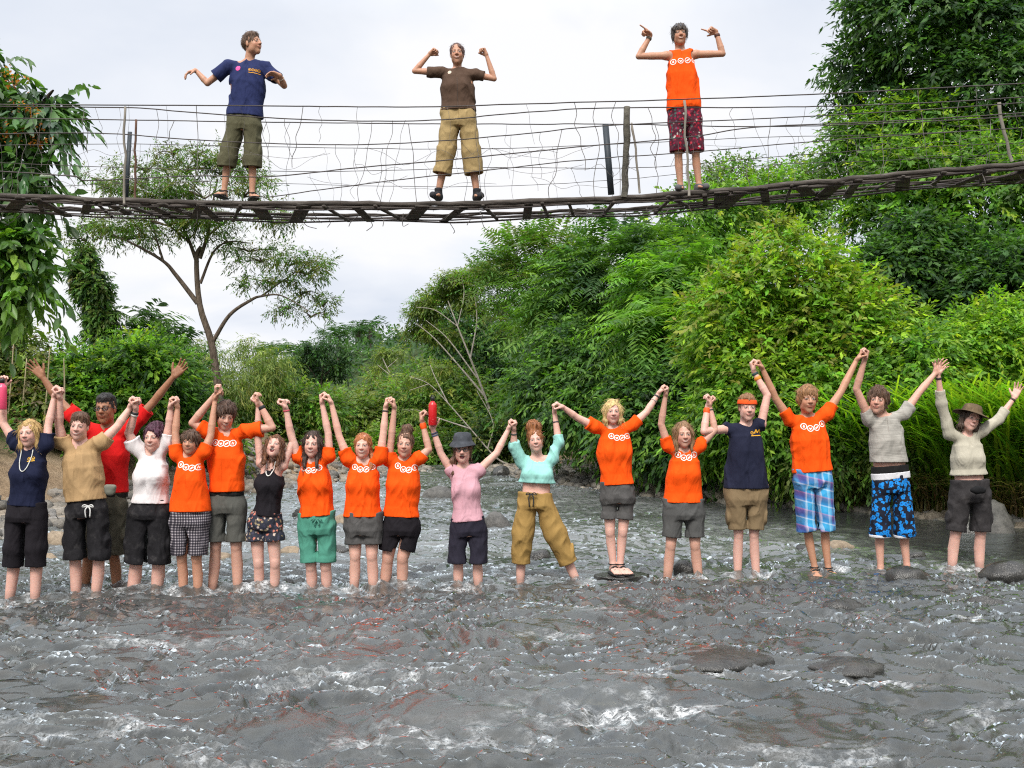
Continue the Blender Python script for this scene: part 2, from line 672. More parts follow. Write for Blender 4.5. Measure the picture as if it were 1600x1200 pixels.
def person(S):
    """build one figure from photo measurements; all pixel pairs are joints"""
    g = S.get
    D = g('D') or float(np.mean([on_water(*l[-1])[1] for l in S['legs']]))
    sc = D / F_PX                                     # metres per pixel at the figure
    fem = g('f', 0)
    b = g('b', 1.0) * (0.90 if fem else 1.0)
    ab = b * 0.90
    pt = lambda p, dy=0.0: up_(p[0], p[1], D + dy)
    top, chin = pt(S['head'][0]), pt(S['head'][1])
    H = np.linalg.norm(top - chin) * g('hs', 0.92)
    c = (top + chin) * 0.5 - np.array([0, 0, 0.012]) * 0 + np.array([0, -0.03, 0])
    yaw, pitch = math.radians(g('yaw', 0)), math.radians(g('pitch', 0))
    roll = math.atan2(top[0] - chin[0], top[2] - chin[2])
    f0 = np.array([math.sin(yaw), -math.cos(yaw), 0])
    u0 = np.array([0, 0, 1.0])
    r0 = np.cross(u0, f0)
    f0, u0 = rot_axis(f0, r0, -pitch), rot_axis(u0, r0, -pitch)
    ay = np.array([0, 1.0, 0])
    HR = np.array([rot_axis(v, ay, roll) for v in (r0, u0, f0)])
    HX = g('hx', 0.91)
    hp = lambda x, y, z: c + H * (x * HX * HR[0] + y * HR[1] + z * HR[2])
    sL, sR = pt(S['sh'][0]), pt(S['sh'][1])
    hL, hR = pt(S['hips'][0]), pt(S['hips'][1])
    pel = (hL + hR) / 2
    ms = (np.array(S['sh'][0]) + np.array(S['sh'][1])) / 2.0
    nv = max(S['head'][1][1] + 6, ms[1] - 6)
    neck = pt((0.55 * S['head'][1][0] + 0.45 * ms[0], nv), 0.015)
    if 'neck' in S: neck = pt(S['neck'], 0.015)
    sw = abs(sR[0] - sL[0]) / 2
    hipw = abs(hR[0] - hL[0]) / 2
    lat = nrm(np.array([1.0, g('twist', 0), 0]))
    fw = np.cross(lat, [0, 0, 1.0])
    fw = fw if fw[1] < 0 else -fw
    spine = (pel, neck)
    ax = nrm(neck - pel)
    SL = np.linalg.norm(neck - pel)
    # arms
    arms = []
    for si, key, s_ in ((0, 'aL', sL), (1, 'aR', sR)):
        A = S[key]
        dyh = A[4].get('dy', 0.0) if len(A) > 4 else 0.0
        hd = pt(A[2], dyh)
        e, w = pt(A[0], dyh * 0.4 + (A[4].get('ey', 0.0) if len(A) > 4 else 0)), pt(A[1], dyh * 0.85)
        mode = A[3]
        kw = A[4] if len(A) > 4 else {}
        sg = 1 if si == 0 else -1
        d = nrm(hd - w)
        if 'dir' in kw: d = nrm(np.array(kw['dir'], float))
        if mode == 'clasp':
            n = np.array([-1.0 * sg, -0.15, 0.0])
            hd = hd - n * 0.014
        elif mode == 'open': n = np.array(kw.get('n', (0.0, -1.0, 0.1)))
        elif mode == 'fist': n = np.array(kw.get('n', (0.8 * sg, -0.4, -0.2)))
        else: n = np.array(kw.get('n', (0.0, 0.0, -1.0)))
        base = hd - d * 0.055 * b
        arms.append((s_, e, base, d, n, sg, mode, kw))
    legs = []
    for si, (kn, an) in enumerate(S['legs']):
        h_ = hL if si == 0 else hR
        k_ = pt(kn, -0.01)
        a_ = pt(an)
        if not g('dry'):
            dd = nrm(a_ - k_)
            a_ = a_ + dd * (0.12 / max(-dd[2], 0.3))
        legs.append((h_, k_, a_))
    fdir = [nrm(np.array([x, -1.0, 0])) for x in g('feet', (-0.25, 0.25))]

    # ---- body
    allp = [top, chin, sL, sR, hL, hR] + [p for a in arms for p in (a[1], a[2], a[2] + a[3] * 0.2)] + [p for l in legs for p in l] + [l[2] + fd * 0.22 + np.array([0, 0, -0.08]) for l, fd in zip(legs, fdir)]
    allp = np.array(allp)
    lo, hi = allp.min(0) - 0.10, allp.max(0) + 0.10
    lo[1] = min(lo[1], D - 0.24)
    hi[1] = max(hi[1], D + 0.2)
    fx, fz = [], []
    rad = 0.62 * H
    fx.append((c[0] - rad, c[0] + rad)); fz.append((c[2] - 0.62 * H, c[2] + 0.62 * H))
    for a in arms:
        q = np.array([a[2] - a[3] * 0.02, a[2] + a[3] * 0.17])
        fx.append((q[:, 0].min() - 0.06, q[:, 0].max() + 0.06)); fz.append((q[:, 2].min() - 0.06, q[:, 2].max() + 0.06))
    V = Vol(lo, hi, 0.0085, (fx, [(D - 0.18, D + 0.06)], fz), 0.0045)
    # trunk
    hemw = abs(S['hem'][1] - S['hem'][0]) * sc / 2 if 'hem' in S else hipw + 0.09
    fat = g('fat', 1.0)
    chw = max(min(sw + 0.012, hemw + 0.01), 0.115)
    wch = max(min(chw + 0.004, max(hemw, sw)), 0.112)
    waw = hemw * (0.88 if fem else 0.95)
    T = [-0.12, 0.05, 0.32, 0.66, 0.86, 0.97, 1.05]
    WX = np.array([hipw + 0.05, max(hipw + 0.055, hemw - 0.036), waw - 0.018, wch - 0.012, wch * 0.8, 0.07, 0.05])
    WY = np.array([0.085, 0.108, 0.092, 0.108, 0.088, 0.062, 0.05]) * fat * (0.96 if fem else 1.0)
    V.add(slab(spine, lat, T, WX - 0.008, WY - 0.008, -0.1, 1.0), 0.03)
    V.add(cap(neck - ax * 0.03, hp(0, -0.22, -0.13), 0.054 * b, 0.05 * b), 0.035)
    for s_ in (sL, sR):
        V.add(cap(neck - ax * 0.035, s_, 0.046 * b, 0.05 * b), 0.04)
    for (s_, e, w, d, n, sg, mode, kw) in arms:
        V.add(cap(s_, e, 0.047 * ab, 0.037 * ab), 0.012)
        up = s_ + (e - s_) * 0.45
        V.add(cap(up, up + (e - s_) * 0.15, 0.0435 * ab, 0.042 * ab), 0.004)
        fm = e + (w - e) * 0.3
        V.add(cap(e, fm, 0.036 * ab, 0.0385 * ab), 0.004)
        V.add(cap(fm, w, 0.0385 * ab, 0.0245 * ab), 0.003)
        cl, fing, spr, th = 0.85, None, 0.03, 0.9
        if mode == 'open': cl, spr, th = 0.16, 0.16, 0.0
        elif mode == 'fist': cl, th = 1.0, 1.0
        elif mode == 'point': fing, th = [0.05, 0.95, 1.0, 1.0], 0.8
        elif mode == 'droop': cl, spr, th = 0.35, 0.05, 0.4
        elif mode == 'hold': cl, th = 0.55, 0.3
        for p, k in hand_prims(w, d, n, sg, cl, spr, g('hand', 1.0) * b, fing, th):
            V.add(p, k)
    lb = g('lb', 1.0) * (0.94 if not fem else 0.93)
    for (h_, k_, a_), fd in zip(legs, fdir):
        V.add(cap(h_, k_, 0.078 * lb, 0.050 * lb), 0.012)
        V.add(cap(k_ + np.array([0, -0.010, 0.015]), k_ + np.array([0, -0.008, -0.02]), 0.043 * lb, 0.040 * lb), 0.012)
        m = k_ + (a_ - k_) * 0.33 + np.array([0, 0.018, 0])
        V.add(cap(k_, m, 0.047 * lb, 0.050 * lb), 0.006)
        V.add(cap(m, a_, 0.050 * lb, 0.033 * lb), 0.004)
        hl = a_ + np.array([0, 0.025, -0.04])
        V.add(cap(a_, hl, 0.032 * lb, 0.03), 0.02)
        V.add(cap(hl, a_ + fd * 0.12 + np.array([0, 0, -0.052]), 0.03, 0.024), 0.02)
        la = np.cross(fd, [0, 0, 1.0])
        for i in range(5):
            o = (i - 2) * 0.016
            V.add(cap(a_ + fd * 0.07 + la * o + np.array([0, 0, -0.042]), a_ + fd * (0.165 - abs(i - 1.5) * 0.008) + la * o * 1.15 + np.array([0, 0, -0.06]), 0.018, 0.0095), 0.008)
    # head
    E = lambda x, y, z, rx, ry, rz: ell(hp(x, y, z), HR, np.array([rx * HX, ry, rz]) * H)
    V.add(E(0, 0.13, -0.07, 0.312, 0.37, 0.41), 0.02)
    V.add(E(0, -0.13, 0.07, 0.248, 0.335, 0.30), 0.03)
    V.add(cap(hp(0, -0.40, 0.22), hp(0, -0.40, 0.21), 0.085 * H, 0.09 * H), 0.03)
    for x in (-1, 1):
        V.add(E(x * 0.14, -0.12, 0.22, 0.10, 0.10, 0.10), 0.025)
        V.add(E(x * 0.18, -0.26, 0.05, 0.075, 0.10, 0.13), 0.03)
        V.sub(E(x * 0.132, 0.015, 0.42, 0.075, 0.045, 0.075), 0.012)
        V.add(E(x * 0.135, 0.015, 0.315, 0.066, 0.05, 0.05), 0.003)
        V.add(E(x * 0.312, -0.03, -0.05, 0.033, 0.11, 0.07), 0.008)
        V.add(cap(hp(x * 0.07, 0.095, 0.355), hp(x * 0.2, 0.09, 0.30), 0.028 * H, 0.024 * H), 0.012)
    V.add(cap(hp(0, 0.05, 0.355), hp(0, -0.10, 0.435), 0.03 * H, 0.05 * H), 0.012)
    for x in (-1, 1): V.add(E(x * 0.055, -0.115, 0.39, 0.035, 0.03, 0.04), 0.01)
    V.add(E(0, -0.215, 0.35, 0.11, 0.026, 0.035), 0.008)
    V.add(E(0, -0.262, 0.345, 0.095, 0.028, 0.035), 0.008)
    mo = g('mouth', 'smile')
    if mo == 'open':
        V.sub(E(0, -0.26, 0.40, 0.10, 0.085, 0.12), 0.008)
    VV, QQ = V.mesh()
    root = np.array([pel[0], pel[1], legs[0][2][2] - 0.07])
    q = (VV - c) @ HR.T / H
    col = np.tile(np.array(g('skin', (0.60, 0.34, 0.25))), (len(VV), 1))
    sk = np.array(g('skin', (0.60, 0.34, 0.25)))
    q[:, 0] /= HX
    x, y, z = q.T
    near = (np.abs(x) < 0.45) & (np.abs(y) < 0.6)
    face = near & (z > 0.12)

    def paint(mask, cc, a=1.0):
        col[mask] = col[mask] * (1 - a) + np.array(cc) * a
    bl = np.exp(-(((np.abs(x) - 0.17) / 0.08) ** 2 + ((y + 0.12) / 0.08) ** 2)) * face
    col[:] = col * (1 - bl[:, None] * 0.35) + (sk * np.array([1.05, 0.62, 0.55])) * bl[:, None] * 0.35
    nb = np.exp(-((x / 0.06) ** 2 + ((y + 0.11) / 0.06) ** 2)) * (z > 0.3) * near
    col[:] = col * (1 - nb[:, None] * 0.25) + (sk * np.array([1.0, 0.65, 0.6])) * nb[:, None] * 0.25
    hc = np.array(g('hc', (0.06, 0.03, 0.018)))
    bw = g('brow', tuple(hc * 0.6))
    for s_ in (-1, 1):
        ex = (x - s_ * 0.13)
        paint(face & (np.abs(ex) < 0.085) & (np.abs(y - 0.105 + 0.35 * ex * ex * 8) < 0.017), bw, 0.55)
        em = face & ((ex / 0.062) ** 2 + ((y - 0.012) / 0.028) ** 2 < 1)
        paint(em, (0.55, 0.5, 0.47), 0.9)
        gx = ex - g('gaze', 0.0) * 0.03
        paint(em & ((gx / 0.029) ** 2 + ((y - 0.012) / 0.030) ** 2 < 1), (0.05, 0.04, 0.032), 0.9)
        paint(face & (np.abs(ex) < 0.068) & (np.abs(y - 0.040 + 6 * ex * ex) < 0.010), (0.06, 0.035, 0.03), 0.7)
    lipc = sk * np.array([0.86, 0.52, 0.52])
    lm = face & (np.abs(x) < 0.12) & (np.abs(y + 0.238) < 0.052 * (1 - (x / 0.135) ** 2))
    paint(lm, lipc, 0.75)
    if mo == 'smile':
        paint(face & (np.abs(x) < 0.115) & (np.abs(y + 0.243 - 1.9 * x * x) < 0.019 * (1 - (x / 0.13) ** 2)), (0.66, 0.58, 0.52), 0.9)
        paint(face & (np.abs(x) < 0.13) & (np.abs(y + 0.270 - 1.9 * x * x) < 0.009), sk * np.array([0.6, 0.3, 0.3]), 0.7)
    elif mo == 'open':
        ins = near & (z > 0.1) & ((x / 0.10) ** 2 + ((y + 0.265) / 0.085) ** 2 < 1)
        paint(ins, (0.12, 0.015, 0.015), 0.95)
        paint(ins & (y > -0.222), (0.7, 0.66, 0.6), 0.95)
    else:
        paint(face & (np.abs(x) < 0.115) & (np.abs(y + 0.238) < 0.010), sk * 0.28, 0.8)
    if not g('dry'):
        wet = np.clip(1 - (VV[:, 2] - 0.03) / 0.05, 0, 1)[:, None]
        col[:] = col * (1 - 0.3 * wet)
    ob = mesh_np('person', VV - root, QQ, SKIN, None, True, col, root)
    tag(ob, S['label'], 'person', S['group'])

    def child(name, vol, mat, label=None):
        v_, q_ = vol.mesh()
        o = mesh_np(name, v_ - root, q_, mat, ob)
        if label: o['label'] = label
        return o

    def small(name, mb, mat, smooth=True):
        Vm = np.concatenate(mb.V) - root
        return mesh_np(name, Vm, np.concatenate(mb.Q), mat, ob, smooth)

    sd = int(S['head'][0][0]) % 97
    # ---- top garment
    top_o = None
    G = S['top']
    hem_p = pt(((S['hem'][0] + S['hem'][1]) / 2.0, S['hem'][2]))
    th = np.dot(hem_p - pel, ax) / SL
    sl = G.get('sl', 0.5)
    pts = np.array([sL, sR, neck, hem_p, pel] + [a[1] for a in arms] + ([a[2] for a in arms] if sl > 1 else []))
    lo, hi = pts.min(0) - 0.13, pts.max(0) + 0.13
    lo[1], hi[1] = min(lo[1], D - 0.22), max(hi[1], D + 0.2)
    C = Vol(lo, hi, 0.0062)
    gr = G.get('grow', 0.012)
    Tc = [th - 0.05, th + 0.02, 0.34 if th < 0.3 else th + 0.1, 0.66, 0.86, 0.97, 1.05]
    Tc = sorted(Tc)
    wm = (G['waist'] * sc / 2) if 'waist' in G else (hemw * (0.9 if fem else 0.97))
    WXc = np.array([hemw - 0.006, hemw - 0.006, wm - 0.006, wch - 0.004, wch * 0.86, 0.085, 0.06])
    WYc = (np.array([0.118, 0.118, 0.108, 0.118, 0.098, 0.068, 0.05]) + (0.008 if not fem else 0)) * fat
    C.add(slab(spine, lat, Tc, WXc, WYc, th - 0.06, 1.0), 0.03)
    if fem:
        for s_ in (-1, 1):
            p = pel + ax * SL * 0.64 + lat * s_ * 0.064 + fw * 0.072 * fat
            C.add(ell(p, np.array([lat, fw, ax]), np.array([0.05, 0.05, 0.052]) * g('bust', 1.0)), 0.06)
    if sl > 0:
        for (s_, e, w, d, n, sg, mode, kw) in arms:
            r0_, r1_ = G.get('r', (0.066, 0.07))
            r0_, r1_ = r0_ * b * 0.9, r1_ * b * 0.92
            C.add(cap(neck - ax * 0.035, s_, 0.060 * b, 0.064 * b), 0.04)
            if sl <= 1:
                ep = s_ + (e - s_) * sl
                dd = nrm(e - s_)
                C.add(cap(s_, ep + dd * 0.03, r0_, r1_, (ep, dd)), 0.025)
                C.sub(cap(ep - dd * 0.035, ep + dd * 0.12, r1_ - 0.019, r1_ - 0.015), 0.003)
            else:
                C.add(cap(s_, e, r0_, 0.055 * b), 0.025)
                ep = e + (w - e) * (sl - 1)
                dd = nrm(w - e)
                C.add(cap(e, ep + dd * 0.02, 0.055 * b, 0.05 * b, (ep, dd)), 0.02)
                C.sub(cap(ep - dd * 0.035, ep + dd * 0.1, 0.038 * b, 0.041 * b), 0.003)
    else:
        ww = G.get('arm', 0.075)
        for s_ in (sL, sR):
            C.add(cap(neck - ax * 0.035, neck - ax * 0.035 * (1 - G.get('sp', 0.72)) + (s_ - neck) * G.get('sp', 0.72), 0.061 * b, 0.065 * b), 0.03)
        for s_, sg in ((sL, -1), (sR, 1)):
            o = lat * sg
            for ff in (-0.16, 0.16):
                pass
            c0 = s_ + o * G.get('ao', 0.012) - ax * 0.015
            C.sub(cap(c0 + np.array([0, -0.2, 0]), c0 + np.array([0, 0.2, 0]), ww, ww), 0.006)
            dl = G.get('drop', 0.0)
            if dl:
                c1 = s_ + o * 0.035 - ax * dl
                C.sub(cap(c1 + np.array([0, -0.04, 0]), c1 + np.array([0, 0.2, 0]), ww * 0.8, ww * 0.8), 0.02)
    nr = G.get('nk', 0.060)
    nk_p = neck + fw * G.get('nf', 0.012) + ax * 0.03
    C.sub(cap(nk_p - ax * G.get('nd', 0.002), nk_p + ax * 0.12, nr, nr * 1.1), 0.004)
    if 'vd' in G:      # open neckline
        vp = neck + fw * 0.12
        C.sub(cap(vp + ax * 0.02, vp - ax * G['vd'], G.get('vw', 0.06), G.get('vw', 0.06) * 0.45), 0.01)
    fq = 6.5 + (sd % 7) * 0.8
    def up_d(X, Y, Z):
        sx_ = np.sign(X - neck[0])
        dx = np.abs(X - neck[0])
        u = dx * 0.80 + (Z - neck[2]) * 0.55          # across folds that hang from the armpits to the hem
        w_ = -dx * 0.55 + (Z - neck[2]) * 0.80
        n1 = np.abs(vnoise(u * fq * 1.5 + sx_ * 3.7 + sd, w_ * fq * 0.45, Y * 3, sd)) - 0.28
        n2 = np.abs(vnoise(X * fq * 1.7 + 0.5 * vnoise(Z * 5, X * 3, 0, sd), Z * 2.6, Y * 3, sd + 2)) - 0.28
        lo_ = np.clip((neck[2] - Z) / 0.45, 0, 1)
        A = G.get('fold', 0.024)
        return A * (n1 * (1 - 0.6 * lo_) + n2 * (0.35 + 0.65 * lo_)) * 0.85 + 0.006 * fbm(X * 9, Y * 9, Z * 9, 2, sd + 4)
    C.fold(up_d)
    hn = -ax * 1.0
    hn = nrm(hn + np.array([G.get('tilt', 0.0), 0, 0]))
    C.cut(hem_p, hn)
    inner = slab(spine, lat, Tc, WXc - 0.024, WYc - 0.024, th - 0.2, th + 0.07)
    C.sub(inner, 0.003)
    top_o = child(G.get('name', 'tshirt'), C, G['mat'])
    # ---- bottoms
    B = S['bot']
    C2pts = np.array([hL, hR, hem_p] + [p for l in legs for p in l[:3]])
    lo, hi = C2pts.min(0) - 0.14, C2pts.max(0) + 0.13
    lo[1], hi[1] = D - 0.24, D + 0.24
    z_hem = pt((S['hips'][0][0], B['v']))[2]
    lo[2] = z_hem - 0.05
    wz = hem_p[2] + 0.035 if 'wv' not in B else pt((S['hips'][0][0], B['wv']))[2]
    hi[2] = wz + 0.02
    K = Vol(lo, hi, 0.0072)
    ths = (wz - pel[2]) / SL
    bw_ = (B['w'] * sc / 2) if 'w' in B else hemw
    Tk = [-0.14, -0.02, min(max(ths - 0.03, 0.02), 0.3), 0.5]
    WXk = np.array([hipw + 0.06, max(hipw + 0.075, bw_ - 0.012), bw_ - 0.008, bw_ - 0.01])
    WYk = np.array([0.098, 0.12, 0.107, 0.1]) * fat
    K.add(slab(spine, lat, Tk, WXk, WYk, -0.1, max(ths, 0.06)), 0.03)
    cuts = []
    for (h_, k_, a_), sg in zip(legs, (-1, 1)):
        r0_ = max(B.get('r0', 0.096) * lb, bw_ - hipw - 0.008)
        r1_ = B.get('r', 0.085)
        if z_hem > k_[2]:
            t = (h_[2] - z_hem) / (h_[2] - k_[2])
            ep, dd = h_ + (k_ - h_) * t, nrm(k_ - h_)
            K.add(cap(h_, ep + dd * 0.03, r0_, r1_, (ep, dd)), 0.025)
        else:
            t = (k_[2] - z_hem) / (k_[2] - a_[2])
            ep, dd = k_ + (a_ - k_) * t, nrm(a_ - k_)
            rk = B.get('rk', (r0_ + r1_) / 2)
            K.add(cap(h_, k_, r0_, rk), 0.022)
            K.add(cap(k_, ep + dd * 0.03, rk, r1_, (ep, dd)), 0.022)
        cuts.append((ep, dd, r1_))
        if B.get('cargo'):
            p = h_ + (ep - h_) * B.get('cp', 0.62) + lat * sg * (r0_ + r1_) * 0.46
            K.add(ell(p, np.array([lat, fw, ax]), np.array([0.02, 0.062, 0.075])), 0.012)
    fa = B.get('fold', 0.012)
    ct = pel - np.array([0, 0, B.get('crotch', 0.105)])
    hb = (cuts[0][0] + cuts[1][0]) / 2
    if ct[2] > hb[2] + 0.03:
        dn = nrm(hb - ct)
        gp = max(0.009, B.get('gap', 0.013))
        K.sub(ell((ct + hb) / 2 + dn * 0.05, np.array([nrm(np.cross([0, 1.0, 0], dn)), [0, 1.0, 0], dn]), (gp, 0.4, np.linalg.norm(hb - ct) / 2 + 0.06)), 0.02)
    K.fold(lambda X, Y, Z: fa * fbm(X * 8, Y * 8 + sd, Z * 5 + X * 3, 3, sd + 3) + 1.3 * fa * (np.abs(vnoise(X * 9 + Z * 5 * np.sign(X - pel[0]), Y * 6, Z * 7 - np.abs(X - pel[0]) * 9, sd + 9)) - 0.28))
    for ep, dd, r1_ in cuts:
        K.sub(cap(ep - dd * 0.02, ep + dd * 0.16, r1_ + 0.035, r1_ + 0.035, (ep, -dd)), 0.003)
        K.sub(cap(ep - dd * 0.05, ep + dd * 0.1, r1_ - 0.021, r1_ - 0.016), 0.003)
        if B.get('cuff'):
            K.add(cap(ep - dd * 0.028, ep - dd * 0.006, r1_ + 0.004, r1_ + 0.005, (ep - dd * 0.001, dd)), 0.003)
            K.sub(cap(ep - dd * 0.05, ep + dd * 0.1, r1_ - 0.014, r1_ - 0.011), 0.003)
    if B.get('trim'):
        for i_, (ep, dd, r1_) in enumerate(cuts):
            Tm = Vol(ep - 0.16, ep + 0.16, 0.0065)
            Tm.add(cap(ep - dd * 0.03, ep + dd * 0.02, r1_ + 0.009, r1_ + 0.010, (ep + dd * 0.004, dd)), 0.003)
            Tm.cut(ep - dd * 0.022, -dd)
            Tm.sub(cap(ep - dd * 0.08, ep + dd * 0.08, r1_ - 0.008, r1_ - 0.008), 0.003)
            child('hem_trim', Tm, B['trim'])
    if 'wv' in B:
        K.cut(pt(((S['hips'][0][0] + S['hips'][1][0]) / 2.0, B['wv'])), ax)
    bot_o = child(B.get('name', 'shorts'), K, B['mat'])
    # ---- hair
    hm = g('hmat') or hair_mat(tuple(hc), tuple(np.minimum(hc * g('hl', 2.2) + 0.01, 1)))
    st = g('hair', 'short')
    rr = 1.0 * H
    lo = np.array([c[0] - rr, c[1] - rr, c[2] - (1.45 * H if st in ('long', 'bob', 'pony') else 0.6 * H)])
    hi = np.array([c[0] + rr, c[1] + rr, c[2] + 1.0 * H])
    hi[0] = max(hi[0], c[0] + rr)
    W = Vol(lo, hi, 0.0052)
    vol = g('hv', 1.0)
    W.add(E(0, 0.13, -0.08, 0.33 * vol, 0.395 * vol, 0.435 * vol), 0.01)
    if st in ('short', 'crop', 'spiky'):
        W.add(E(0, 0.36, 0.02, 0.27, 0.14, 0.32), 0.03)
        W.sub(E(0, -0.14, 0.42, 0.30, 0.36, 0.42), 0.01)
        for s_ in (-1, 1): W.sub(E(s_ * 0.42, -0.16, 0.16, 0.16, 0.25, 0.26), 0.01)
        W.sub(E(0, -0.52, 0.0, 0.6, 0.36, 0.6), 0.02)
    elif st == 'mop':
        W.add(E(0, 0.20, 0.05, 0.325, 0.26, 0.33), 0.03)
        for s_ in (-1, 1): W.add(E(s_ * 0.265, 0.03, -0.03, 0.065, 0.22, 0.20), 0.03)
        W.sub(E(g('part', 0.0), -0.22, 0.42, 0.255, 0.34, 0.36), 0.012)
        W.sub(E(0, -0.58, 0.0, 0.6, 0.36, 0.6), 0.02)
    else:
        W.sub(E(g('part', 0.0), -0.10, 0.44, 0.265, 0.38, 0.42), 0.012)
        if st == 'up':
            W.sub(E(0, -0.56, 0.1, 0.6, 0.36, 0.5), 0.02)
        if st in ('long', 'bob'):
            Ln = g('len', 0.8 if st == 'long' else 0.42)
            sp = g('spread', 0.30)
            for s_ in (-1, 1):
                W.add(cap(hp(s_ * 0.29, 0.10, -0.02), hp(s_ * sp, -0.35, -0.02), 0.12 * H, 0.11 * H), 0.04)
                W.add(cap(hp(s_ * sp, -0.35, -0.02), hp(s_ * sp * 0.95, -Ln, g('fwd', 0.08)), 0.11 * H, 0.05 * H), 0.03)
            W.add(cap(hp(0, 0.0, -0.32), hp(0, -Ln * 0.8, -0.30), 0.22 * H, 0.16 * H), 0.05)
        if st == 'pony':
            s_ = g('ps', 1)
            for q_ in (-1, 1): W.add(cap(hp(q_ * 0.27, 0.1, -0.05), hp(q_ * 0.25, -0.22, -0.12), 0.09 * H, 0.07 * H), 0.03)
            W.sub(E(0, -0.56, 0.1, 0.6, 0.30, 0.5), 0.02)
            W.add(cap(hp(s_ * 0.2, -0.15, -0.33), hp(s_ * 0.42, -0.45, -0.12), 0.14 * H, 0.12 * H), 0.03)
            W.add(cap(hp(s_ * 0.42, -0.45, -0.12), hp(s_ * 0.40, -0.9, 0.12), 0.11 * H, 0.04 * H), 0.03)
        if g('bun'):
            bx, by, br = S['bun']
            W.add(E(bx, by, -0.12, br * 1.15, br, br), 0.03)
    am = g('ha', 0.05 if st in ('mop', 'spiky') else 0.03) * H
    W.fold(lambda X, Y, Z: am * (vnoise((X - c[0]) / H * 11, (Y - c[1]) / H * 11, (Z - c[2]) / H * 3.5, sd) + 0.7 * vnoise((X - c[0]) / H * 22, (Y - c[1]) / H * 22, (Z - c[2]) / H * 7, sd + 1)))
    if st != 'none':
        v_, q_ = W.mesh()
        mb = MB()
        mb.add(v_, q_)
        rg = np.random.default_rng(sd)
        fn_ = np.cross(v_[q_[:, 1]] - v_[q_[:, 0]], v_[q_[:, 2]] - v_[q_[:, 0]])
        fn_ /= np.linalg.norm(fn_, axis=1)[:, None] + 1e-12
        fc = v_[q_].mean(1)
        outw = ((fc - c) * fn_).sum(1) > 0.0
        qh = (fc - c) @ HR.T / H
        if st in ('long', 'bob', 'pony', 'up'):
            outw &= ~((qh[:, 2] > 0.12) & (np.abs(qh[:, 0]) < 0.2))
        else:
            outw &= ~((qh[:, 2] > 0.18) & (qh[:, 1] < 0.22))
        cand = np.nonzero(outw)[0]
        kd = cand[rg.integers(len(cand), size=620)]
        P0, N0 = fc[kd], fn_[kd]
        L_ = rg.uniform(0.025, 0.055, 620)[:, None] * {'long': 1.6, 'bob': 1.4, 'crop': 0.4, 'short': 0.7}.get(st, 1.0)
        flow = -HR[1] * 1.0 + rg.normal(size=(620, 3)) * 0.2 + (P0 - c) / H * np.array([0.5, 0.5, 0])
        T_ = flow - N0 * (flow * N0).sum(1)[:, None]
        T_ /= np.linalg.norm(T_, axis=1)[:, None] + 1e-9
        lift = rg.uniform(-0.05, 0.13, 620)[:, None] * g('wild', 1.0)
        S_ = np.cross(T_, N0)
        rows = []
        for j, t in enumerate((0.0, 0.35, 0.7, 1.0)):
            pc_ = P0 + T_ * L_ * t + N0 * (-0.002 + 0.005 * math.sin(math.pi * min(1, t * 0.9)) + lift * L_ * t * t)
            wd = (0.0013, 0.0017, 0.0013, 0.0004)[j]
            rows += [pc_ - S_ * wd, pc_ + N0 * wd * 0.9, pc_ + S_ * wd]
        R_ = np.stack(rows, 1).reshape(-1, 3)
        bi = (np.arange(620) * 12)[:, None]
        QQ_ = np.concatenate([bi + np.array([[3 * j + k, 3 * j + k + 1, 3 * j + k + 4, 3 * j + k + 3]]) for j in range(3) for k in range(2)])
        mb.add(R_, QQ_)
        small('hair', mb, hm)
    # ---- extras
    for e in g('extra', ()):
        k = e[0]
        if k == 'band':       # wrist / forearm band: side, t, colour, half width
            a = arms[e[1]]
            small(e[5] if len(e) > 5 else 'wristband', ring_on(a[1], a[2], e[2], (0.0275 + 0.016 * (1 - e[2])) * ab + 0.001, e[4]), plain('band', e[3], 0.6))
        elif k == 'headband':
            Hb = Vol(c - 0.7 * H, c + 0.7 * H, 0.005)
            Hb.add(E(0, 0.13, -0.05, 0.405, 0.43, 0.475), 0.005)
            Hb.cut(hp(0, e[2] + e[3], 0), HR[1])
            Hb.cut(hp(0, e[2] - e[3], 0), -HR[1])
            Hb.sub(E(0, 0.13, -0.06, 0.35, 0.385, 0.42), 0.003)
            child('headband', Hb, cloth(e[1]))
        elif k == 'glasses':
            mb = MB()
            for s_ in (-1, 1):
                an = np.linspace(0, 2 * math.pi, 17)
                mb.tube([hp(s_ * 0.145 + 0.095 * math.cos(x), 0.005 + 0.062 * math.sin(x), 0.405 - 0.02 * abs(math.cos(x))) for x in an], e[2] if len(e) > 2 else 0.0028, 5, cap=False)
                mb.tube([hp(s_ * 0.235, 0.03, 0.39), hp(s_ * 0.34, 0.03, 0.15), hp(s_ * 0.355, 0.0, -0.05)], 0.0025, 5)
            mb.tube([hp(-0.055, 0.02, 0.41), hp(0, 0.035, 0.425), hp(0.055, 0.02, 0.41)], 0.0026, 5)
            small('glasses', mb, plain('glasses_frame', e[1], 0.3))
        elif k == 'hat':      # colour, brim radius, crown h, brim drop, tilt base y
            _, hcol, br, chh, drop, by = e
            prof = [(0.0, by + chh), (0.2, by + chh - 0.005), (0.33, by + chh - 0.05), (0.39, by + chh * 0.45), (0.405, by + 0.05), (0.42, by)]
            for t in np.linspace(0.15, 1, 6): prof.append((0.42 + (br - 0.42) * t, by - drop * t ** 1.3))
            prof += [(br + 0.005, by - drop - 0.012), (br - 0.02, by - drop - 0.02), (0.405, by - 0.02), (0.39, by)]
            mb = MB()
            sg_ = 40
            Vh, Qh = [], []
